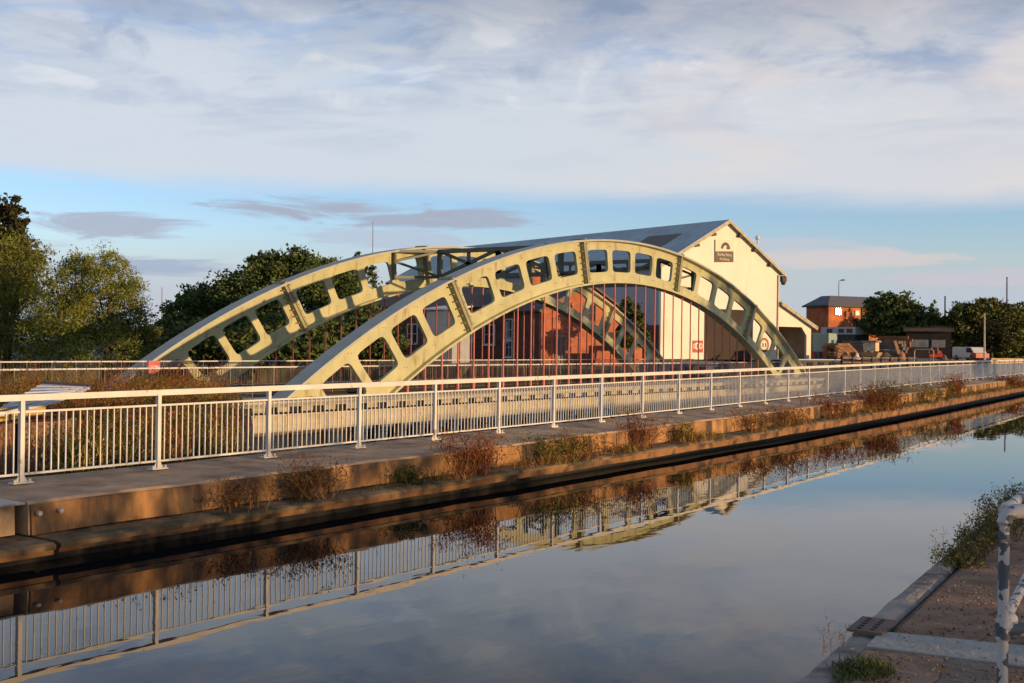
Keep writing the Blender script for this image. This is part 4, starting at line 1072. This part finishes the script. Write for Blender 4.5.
    heap(902, 352, 8, 9, 152, mat('orange_rust_heap', (.34, .17, .08), .9, .3, 1), 'orange brown heap between the tarpaulin and the hoop barrier', 'scrap_heap', 'heap', 4)
    heap(944, 352, 10, 6, 150, TARP, 'dark heap just left of the white van', 'tarpaulin_heap', 'heap', 5)
    for px0, py0, px1, py1, lab in ((848, 344, 858, 354, 'orange plank leaning down to the right in front of the grey timber stack'), (836, 346, 848, 353, 'orange plank leaning against the rusty timber stack'), (895, 341, 899, 354, 'pale plank standing against the dark grey timber stack')):
        a = P(px0, py0, 153); b = P(px1, py1, 151); tag(MB().bar(a, b, .35, .10).build('plank', mat('fresh_plank', (.50, .27, .11), .8, .2, 1), None, origin=(a + b) / 2), lab, 'plank')
    # stacked drums / crates beside the container
    for i, (px, c_, lab) in enumerate(((814, (.35, .06, .04), 'red drum by the lean-to post'), (818, (.10, .16, .22), 'blue grey drum in front of the teal container'), (823, (.30, .07, .05), 'dark red drum at the right end of the teal container'))):
        q = P(px, 352, 160); q.z = yz - .1
        t = thing('steel_drum', lab, 'drum', q, 'drums by the teal container')
        m_ = mat('drum%d' % i, c_, .5, .15); MB().tube(q, q + UP * 1.0, .36, n=12).build('barrel', m_, t)
        rr = MB()
        for h_ in (.03, .34, .67, .97): rr.tube(q + UP * (h_ - .02), q + UP * (h_ + .02), .385, n=12)
        rr.build('hoop', m_, t)
yard()

# ------------------------------------------------------------------ low brick store at far left behind the railing
def store():
    A = P(-14, 416, 17.2); B = P(57, 399.5, 18.2); Cc = P(90, 386.5, 23); D = P(42, 383.5, 23)
    A2 = A.copy()
    t = thing('brick_store', 'low brick store with a pale boarded metal roof at the far left behind the railing', 'shed', P(20, 460, 18.5))
    mb = MB(); mb.slab(A, B, Cc, D, .05)
    for i in range(1, 8):
        f = i / 8; mb.bar(A.lerp(D, f) + UP * .012, B.lerp(Cc, f) + UP * .012, .03, .02)
    mb.build('roof', mat('pale_blue_sheet', (.52, .55, .62), .45, .12, 1.5, second=(.36, .35, .36), smask=(.55, .75), sscale=2.5), t)
    MB().bar(D + UP * .02, Cc + UP * .02, .10, .05).build('ridge_strip', mat('dark_strip', (.06, .055, .06), .6), t)
    a = P(-14, 424, 17.6); b = P(44, 414, 18.4)
    MB().prism([a, b, b + UP * .19, a + UP * .19], FWD * .06).build('fascia', mat('yellow_fascia', (.50, .36, .10), .7, .2, 2), t)
    BR = brick_mat('store_brick', (.34, .17, .08), (.26, .12, .06), (.2, .14, .09), bw=.225, bh=.075, ms=.012)
    z0 = .4
    for x0, x1, d in ((-14, 9, 17.9), (18, 56, 18.6)):
        a = P(x0, 430, d); b = P(x1, 424, d + .5); a.z = b.z = z0; h = P(20, 424, 18.4).z - z0
        MB().prism([a, b, b + UP * h, a + UP * h], FWD * .9).build('brick_pier', BR, t)
    a = P(-14, 430, 20); b = P(60, 424, 20); a.z = b.z = z0; MB().prism([a, b, b + UP * .9, a + UP * .9], FWD * .2).build('back_wall', DKBR, t)
store()

# ------------------------------------------------------------------ weeds and grasses
WRED = mat('rust_weed', (.27, .105, .042), .85, .35, 2, island=.4, spec=.1); WDRY = mat('dry_weed', (.30, .165, .062), .85, .3, 2, island=.4, spec=.1); WGRN = mat('weed_green', (.13, .14, .032), .8, .3, 2, island=.4, spec=.1)
WOCH = mat('ochre_weed', (.30, .225, .06), .85, .3, 2, island=.4, spec=.1)
def blades(mb, rr, c, n, h, spread, lean=.4, w=.008, branch=0, ls=1.):
    for _ in range(n):
        b = c + Vector((rr.gauss(0, spread), rr.gauss(0, spread), 0)); d = Vector((rr.gauss(0, lean), rr.gauss(0, lean), 1)); hh = h * rr.uniform(.5, 1.1)
        s = Vector((rr.gauss(0, 1), rr.gauss(0, 1), 0)).normalized() * w
        m1 = b + d * (hh * .55); tp = b + d * hh + Vector((rr.gauss(0, .06), rr.gauss(0, .06), -abs(rr.gauss(0, .08)))) * hh * 2
        mb.add([b - s, b + s, m1 + s * .8, m1 - s * .8, tp], [(0, 1, 2, 3), (3, 2, 4)])
        for _ in range(branch):
            f = rr.uniform(.3, .95); q = b + d * (hh * f); e = q + Vector((rr.gauss(0, .16), rr.gauss(0, .16), abs(rr.gauss(0, .14)))) * hh * 1.2
            mb.add([q - s * .5, q + s * .5, e], [(0, 1, 2)])
            for _k in range(3):
                l = q.lerp(e, rr.uniform(.3, 1)); dd = Vector((rr.gauss(0, 1), rr.gauss(0, 1), rr.gauss(0, 1))).normalized() * rr.uniform(.012, .03) * ls; e2 = dd.cross(Vector((.3, .2, 1))).normalized() * .010 * ls
                mb.add([l - dd, l + e2, l + dd, l - e2], [(0, 1, 2, 3)])
def on_ledge(px, o=1.55):
    # find k whose ledge point projects to px
    best = None
    for i in range(-8, 300):
        k = i / 6; q = fpt(k) + fnorm(k)[0] * o; d = q.dot(FWD); x = 512 + F * q.dot(RGT) / d
        if best is None or abs(x - px) < best[0]: best = (abs(x - px), k, q)
    q = best[2].copy(); q.z = fpt(best[1]).z - .42; return q
weeds = [(247, .42, 36, WDRY, .16, 'sparse dry brown weed on the wall ledge, leftmost of the big tufts'), (318, .62, 46, WDRY, .15, 'wiry bare brown weed on the ledge, second big tuft from the left'), (468, .78, 60, WRED, .17, 'tall bushy rust red weed, largest on the left half of the ledge'),
         (408, .3, 26, WGRN, .15, 'low dark green weed on the ledge left of the tall rust red one'), (545, .55, 40, WGRN, .2, 'green and brown weed patch on the ledge below the middle of the front arch'), (572, .55, 50, WDRY, .25, 'dry ochre grass tuft on the ledge under the arch crown'),
         (640, .85, 36, WRED, .12, 'tall thin dark red weed standing in front of the railing right of the arch crown'), (682, .50, 40, WOCH, .16, 'yellow green tuft on the ledge right of the thin dark red weed'), (750, .55, 56, WDRY, .3, 'wide brown weed patch on the ledge below the right foot of the front arch'),
         (785, .6, 50, WDRY, .3, 'brown weed patch on the ledge just right of the arch foot'), (835, .75, 50, WRED, .3, 'rusty weed patch on the ledge left of the bright green bush'), (884, 1.0, 70, WGRN, .24, 'bright green bushy plant on the ledge, hanging over the water'),
         (872, .9, 60, WRED, .3, 'red brown plant on the ledge directly left of the bright green bush'), (955, 1.05, 44, WRED, .2, 'tall dark red plant in front of the far part of the railing'), (1012, .75, 60, WRED, .5, 'rust coloured bush on the ledge at the right edge of the picture'),
         (925, .8, 60, WOCH, .5, 'ochre grass patch on the ledge left of the tall far red plant')]
for i, (px, h_, n_, m_, sp_, lab) in enumerate(weeds):
    q = on_ledge(px); rr = random.Random(100 + i); mb = MB(); far_ = q.dot(FWD) / 20; blades(mb, rr, q, int(n_ * 1.7), h_ * .92, sp_ * 1.25, .42, .0035 + .003 * far_, 9, .6 + .35 * far_)
    o = mb.build('weed', m_, None, origin=q); tag(o, lab, 'weed', 'weeds growing from the ledge of the canal wall')
def verge():
    rr = random.Random(55)
    for nm, m_, lab, n, ks in (('ledge_grass', WOCH, 'thin ochre grass scattered along the ledge of the canal wall', 1500, (4, 60)), ('ledge_moss', WGRN, 'dark green moss and grass along the foot of the coping', 900, (.5, 60)), ('ledge_dry_grass', WDRY, 'brown dead grass along the ledge of the canal wall', 2000, (3, 60))):
        mb = MB()
        for _ in range(n):
            k = ks[0] + (ks[1] - ks[0]) * rr.random() ** 1.2
            if noise.noise(Vector((k * 1.1, 4.4, len(nm)))) < .02: continue
            q = fpt(k) + fnorm(k)[0] * rr.uniform(1.43, 1.82); q.z = fpt(k).z - .43
            blades(mb, rr, q, 7, rr.uniform(.07, .20) * (1 + k * .008) * (.45 if 'moss' in nm else 1), .09, .5, .004 + k * .0002, 1, .7)
        o = mb.build(nm, m_, None); tag(o, lab, 'grass', kind='stuff')
    # rough growth on the bank behind the railing at left
    for nm, m_, lab, n, hs in (('bank_weeds', WRED, 'mass of rust red docks on the bank behind the railing at left', 900, (.7, 1.5)), ('bank_scrub', WGRN, 'mass of green scrub on the bank behind the railing at left', 1100, (.5, 1.2)), ('bank_grass', WOCH, 'mass of ochre grass on the bank behind the railing at left', 1200, (.5, 1.15))):
        mb = MB()
        for _ in range(n):
            x = rr.uniform(9, 30); y = 14.5 + 17 * rr.random() ** 1.4
            if x > 27.5 and y < 30 and False: continue
            if noise.noise(Vector((x * .35, y * .35, len(nm) * 2.))) < -.12: continue
            d = FWD.dot(Vector((x, y, 0))); px = 512 + F * RGT.dot(Vector((x, y, 0))) / d
            if px < 68 and d < 25: continue
            if y - 13.3 - x * .02 < 1.0: continue
            fall = min(1., max(.25, (31.5 - x) / 5))
            if px > 238: continue
            blades(mb, rr, Vector((x, y, .4)), 9, rr.uniform(*hs) * fall * (.8 if y < 17 else 1), .16, .22, .008, 6, 1.3)
        o = mb.build(nm, m_, None); tag(o, lab, 'weeds', kind='stuff')
verge()

# ------------------------------------------------------------------ near quay
ZQ = .85
def Z(px, py, dz=0): q = PZ(px, py, ZQ); q.z = ZQ + dz; return q
GRAV = mat('brown_path_gravel', (.31, .19, .12), .95, .30, 4, second=(.18, .11, .07), smask=(.5, .7), sscale=2.5, bump=.6, bscale=30)
OUT0, OUT1 = Z(800, 675), Z(934.6, 563); IN0, IN1 = Z(817.5, 679), Z(951, 576.4)
dq_ = (OUT1 - OUT0).normalized(); nq = Vector((dq_.y, -dq_.x, 0)); 
if nq.y > 0: nq = -nq
TW_ = abs((IN1 - OUT0).dot(nq)) * .5 + abs((Z(865.6, 642) - OUT0).dot(nq)) * .5
def K(s, o, z=0): q = OUT0 + dq_ * s + nq * o; q.z = ZQ + z; return q
gq = MB(); gq.add([K(-30, TW_ + .04), K(140, TW_ + .04), K(140, 60), K(-30, 60)], [(0, 1, 2, 3)])
gq.add([K(-400, TW_ + .04, -.012), K(1500, TW_ + .04, -.012), K(1500, 900, -.012), K(-400, 900, -.012)], [(0, 1, 2, 3)])
struct(gq.build('towpath', GRAV, None, origin=K(0, 3)))
qw = thing('quay_wall', 'dark wall under the near timber edge at lower right', 'wall', K(0, .1, -.9))
MB().prism([K(-30, .06, -.12), K(140, .06, -.12), K(140, .06, -2.5), K(-30, .06, -2.5)], nq * (TW_ + .2)).build('wall_face', DARKW, qw)
TIMB = mat('grey_weathered_timber', (.37, .31, .26), .85, .3, 3, second=(.16, .125, .105), smask=(.50, .66), sscale=4, bump=.5, bscale=16)
def timber(s0, s1, label, dz=0):
    t = thing('edge_timber', label, 'timber', K((s0 + s1) / 2, TW_ / 2, -.15), 'weathered timbers edging the near quay')
    mb = MB(); n = max(2, int((s1 - s0) / .12)); vs = []; fs = []
    prof = [(0, -.16), (.0, -.012), (.02, 0), (TW_ * .5, .006), (TW_ - .02, 0), (TW_, -.02), (TW_, -.16)]
    for i in range(n + 1):
        s = s0 + (s1 - s0) * i / n
        for (o, z) in prof:
            j = noise.noise(Vector((s * 2.2, o * 9, 3.))); vs.append(K(s, o + j * .012, dz + z + noise.noise(Vector((s * 5, o * 14, 9.))) * .006))
    m_ = len(prof)
    for i in range(n):
        for k in range(m_): a = i * m_ + k; b = i * m_ + (k + 1) % m_; fs.append((a, b, b + m_, a + m_))
    fs.append(tuple(range(m_))); fs.append(tuple(n * m_ + k for k in reversed(range(m_))))
    mb.add(vs, fs); mb.build('beam', TIMB, t)
sJ = (Z(862, 630) - OUT0).dot(dq_)
sa_ = (Z(842, 631.5) - OUT0).dot(dq_)
timber(sa_ + .03, 60, 'long weathered grey timber edging the near quay, beyond the iron plate', 0)
s_end = (Z(790, 674) - OUT0).dot(dq_)
timber(-.10, sa_ - .01, 'short pale weathered timber edging the near quay, nearest the camera', -.012)
timber(-30, -.13, 'dark timber at the bottom edge of the picture below the short pale one', -.05)
pl = thing('iron_plate', 'rusty brown iron joint plate with bolt holes across the quay timbers', 'plate', K(sa_ + .12, TW_ / 2, .02))
MB().prism([K(sa_ - .04, -.015, .014), K(sa_ + .34, -.015, .014), K(sa_ + .34, TW_ + .02, .014), K(sa_ - .04, TW_ + .02, .014)], Vector((0, 0, .014))).build('plate', mat('rusty_plate', (.19, .125, .095), .8, .25, 8), pl)
for i in range(5):
    for o in (TW_ * .25, TW_ * .72):
        c = K(sa_ + .02 + i * .065, o, .027); MB().tube(c, c + Vector((0, 0, .006)), .014, n=8).build('bolt_head', DARKIRON, pl)
gap = MB(); gap.prism([K(-30, TW_ + .001, -.03), K(140, TW_ + .001, -.03), K(140, TW_ + .05, .004), K(-30, TW_ + .05, .004)], Vector((0, 0, -.04)))
tag(gap.build('dark_gap_strip', mat('dark_gap_fill', (.05, .04, .03), .95), None), 'dark soil strip between the quay timber and the path', 'crevice', kind='stuff')  # plain dark strip filling the gap beside the timber
# stone strip across the path and pavers
def flat(name, pts, m, label, cat, h=.012, group=None):
    q = [Z(*p) for p in pts]; t = MB().prism([Vector((a.x, a.y, ZQ + h)) for a in q], Vector((0, 0, -.06))).build(name, m, None, bevel=.004); tag(t, label, cat, group); return t
SLB = mat('grey_stone_strip', (.34, .35, .33), .85, .15, 3, bump=.2, bscale=20)
flat('stone_strip', [(880, 633), (1120, 657), (1120, 680), (866, 648)], SLB, 'long pale grey stone strip laid across the near path', 'stone strip')
PV = mat('dark_paver', (.20, .165, .13), .9, .25, 3, bump=.3, bscale=18); PV2 = mat('brown_paver', (.28, .18, .12), .9, .25, 3, bump=.3, bscale=18)
flat('paver', [(862, 650.5), (944, 659), (938, 680), (905, 700), (850, 690)], PV2, 'brown paving slab under the grass tuft beside the grey stone strip', 'paver', .006, 'paving slabs by the grey stone strip')
flat('paver', [(946, 659.5), (1000, 665), (990, 700), (908, 702), (941, 680)], PV, 'dark grey brown paving slab left of the white pipe post', 'paver', .006, 'paving slabs by the grey stone strip')
def tuft():
    rr = random.Random(77); mb = MB()
    for _ in range(420):
        q = Z(rr.gauss(864, 13), rr.gauss(672, 5)); blades(mb, rr, q, 3, rr.uniform(.02, .055), .015, .6, .004)
    tag(mb.build('grass_tuft', mat('fresh_grass', (.085, .11, .02), .8, .3, 4, island=.35), None, origin=Z(866, 672)), 'low green grass tuft on the paving near the bottom edge', 'grass tuft')
    for px, py, lab in ((826, 657, 'thin dry pinkish stalk on the short pale quay timber'), (840, 648, 'thin dry pinkish stalk beside the iron plate')):
        mb = MB(); blades(mb, rr, Z(px, py), 6, .17, .015, .2, .0015, 4, .28)
        tag(mb.build('dry_stalk', WDRY, None, origin=Z(px, py)), lab, 'stalk')
    mb = MB(); blades(mb, rr, Z(936, 572), 7, .36, .02, .10, .002, 9, .35)
    tag(mb.build('dry_stalk', WOCH, None, origin=Z(936, 570)), 'single upright seeded stalk at the quay edge left of the bush', 'stalk')
tuft()
def grit():
    rr = random.Random(5); mb = MB()
    for _ in range(900):
        q = Z(rr.uniform(850, 1060), rr.uniform(560, 690))
        if (q - OUT0).dot(nq) < TW_ + .08: continue
        rad = rr.uniform(.004, .013); mb.ball(q + Vector((0, 0, .004 + rad * .3)), rad, 5, 3, (1, rr.uniform(.6, 1), .6))
    tag(mb.build('path_grit', mat('grit_mix', (.24, .17, .12), .9, .3, 5, island=.6), None), 'loose grit and small stones on the near path', 'grit', kind='stuff')
    pts = []; sz = []
    for _ in range(160):
        q = Z(rr.uniform(850, 1060), rr.uniform(560, 690))
        if (q - OUT0).dot(nq) < TW_ + .05: continue
        pts.append(q + Vector((0, 0, .02))); sz.append(rr.uniform(.006, .016))
    tag(leaves_object('fallen_leaves', pts, sz, WOCH, None, .5, 0, 3), 'small dead leaves scattered over the near path', 'leaves', kind='stuff')
grit()
def quay_bush():
    rr = random.Random(91); base = Z(972, 548); mb = MB(); pts = []; szs = []; fl = MB()
    t = thing('bush', 'leafy olive bush overhanging the water beside the white pipe rail', 'bush', base)
    for _ in range(230):
        f = rr.random(); q = Z(956 + 68 * f, 569 - 54 * f) + Vector((rr.gauss(0, .07), rr.gauss(0, .07), 0))
        h = (.08 + .17 * min(1, f * 2.2)) * rr.uniform(.5, 1.15) * (q.dot(FWD) / 9.0); d = Vector((rr.gauss(0, .35), rr.gauss(.05, .35), 1)); tp = q + d * h
        mb.pipe([q, q.lerp(tp, .5), tp], [.004, .003, .0015], 4, False)
        for _k in range(34):
            g_ = rr.uniform(.12, 1.03); c = q.lerp(tp, g_) + Vector((rr.gauss(0, .03), rr.gauss(0, .03), rr.gauss(0, .02))); pts.append(c); szs.append(rr.uniform(.009, .022))
    mb.build('stems', mat('bush_stem', (.09, .07, .035), .8), t)['kind'] = 'stuff'
    leaves_object('foliage', pts, szs, leaf('bush_leaf', (.12, .115, .04)), t, .35, -.4, 5)
quay_bush()
# peeling white pipe rail
def pipe_rail():
    m = bpy.data.materials.new('peeling_white_paint'); m.use_nodes = True; nt = m.node_tree; N = nt.nodes; L = nt.links; b = N['Principled BSDF']
    geo = N.new('ShaderNodeNewGeometry'); n = N.new('ShaderNodeTexNoise'); n.inputs['Scale'].default_value = 13; n.inputs['Detail'].default_value = 4; L.new(geo.outputs['Position'], n.inputs[0])
    r = N.new('ShaderNodeMapRange'); L.new(n.outputs[0], r.inputs[0]); r.inputs[1].default_value = .525; r.inputs[2].default_value = .54
    mx = N.new('ShaderNodeMix'); mx.data_type = 'RGBA'; L.new(r.outputs[0], mx.inputs[0]); mx.inputs[6].default_value = (.54, .52, .50, 1); mx.inputs[7].default_value = (.085, .105, .13, 1); L.new(mx.outputs[2], b.inputs['Base Color'])
    b.inputs['Roughness'].default_value = .55
    d = 5.4; top = P(1004.5, 511, d); x, y, zt = top
    def at(z): return Vector((x, y, z))
    t = thing('pipe_handrail', 'white pipe handrail with peeling paint at the right edge of the near path', 'handrail', at(ZQ))
    up = Vector((0, 0, 1)); ry = Vector((0, -1, 0)); rr_ = .0245
    zm = P(1003, 629, d).z
    MB().pipe([at(ZQ), at(zt - .05)], rr_, 14).tube(at(ZQ), at(ZQ + .02), .06, n=14).build('post', m, t, smooth='auto')
    side = (RGT * 1.0 + FWD * -.05).normalized()
    fwd = dq_
    e = MB(); e.pipe([at(zt - .14), at(zt - .05), at(zt - .015) + side * .012, at(zt) + side * .045, at(zt) + side * .10], [rr_ + .009] * 5, 14)
    e.tube(at(zt - .005), at(zt) + fwd * .11, rr_ + .008, n=14)
    e.build('elbow', m, t, smooth='auto')
    MB().tube(at(zt) + side * .08, at(zt) + side * 3, rr_, n=14).build('top_rail', m, t, smooth='auto')
    MB().tube(at(zt) + fwd * .09, at(zt) + fwd * 1.55, rr_, n=14).build('return_rail', m, t, smooth='auto')
    c = MB(); c.tube(at(zm - .045), at(zm + .045), rr_ + .009, n=14); c.tube(at(zm), at(zm) + side * .10, rr_ + .008, n=14); c.tube(at(zm + .02), at(zm + .02) + (fwd * .8 + side * .25 + up * .1).normalized() * .10, rr_ + .006, n=14); c.build('clamp', m, t, smooth='auto')
    MB().tube(at(zm) + side * .08, at(zm) + side * 3, rr_, n=14).build('mid_rail', m, t, smooth='auto')
    a = at(zm + .02); MB().tube(a, a + fwd * 1.5 + up * .1, rr_ * .95, n=14).build('return_mid_rail', m, t, smooth='auto')
    q = at(ZQ) + fwd * 1.5; MB().tube(q, q + up * (zt - ZQ), rr_, n=14).build('far_post', m, t, smooth='auto')
pipe_rail()

# ------------------------------------------------------------------ off-frame: hedge added to shade the quay and wall, trees shading the arch
def near_hedge():
    rr = random.Random(12); pts = []; sz = []
    t = thing('shade_hedge', 'unseen hedge added behind the near path to shade the quay and left wall', 'hedge', (10, -15, ZQ))
    for _ in range(16000):
        x = rr.uniform(-14, 44); top = 2.35 + 1.25 * max(0, min(1, (23 - x) / 5)) + .55 * noise.noise(Vector((x * .35, 1, 0))) + .3 * noise.noise(Vector((x * 1.1, 5, 0)))  # hedge top raised on the left to deepen the shade there
        pts.append(Vector((x, -15 + rr.gauss(0, .5), rr.uniform(ZQ, top)))); sz.append(rr.uniform(.08, .2))
    leaves_object('foliage', pts, sz, LDRK, t, .5, 0, 4)
    s0 = MB().pipe([(-14, -15, ZQ), (-13.9, -15, 2.2)], [.06, .02], 5).build('stem', BARK, t, origin=(-14, -15, ZQ))
    for i in range(1, 24): dup(s0, (58 * i / 23, 0, 0), t)
near_hedge()
for i, (x, y, h, rad, lab) in enumerate(((79, -22, 13.2, 4.2, 'broad tree on the near bank downstream, outside the picture'), (90, -24, 14.4, 3.6, 'second broad tree on the near bank further downstream, outside the picture'))):
    b = Vector((x, y, ZQ)); tree('bank_tree', lab, b, [((x, y, h - rad), rad, rad, rad), ((x - rad * .6, y, h - rad * 1.5), rad * .7, rad * .7, rad * .7), ((x + rad * .6, y, h - rad * 1.4), rad * .7, rad * .7, rad * .7)], 4200, .28, LDRK, 'trees on the near bank', seed=60 + i, clump=60)

for o in list(bpy.data.objects):
    if '_w' in o: del o['_w']
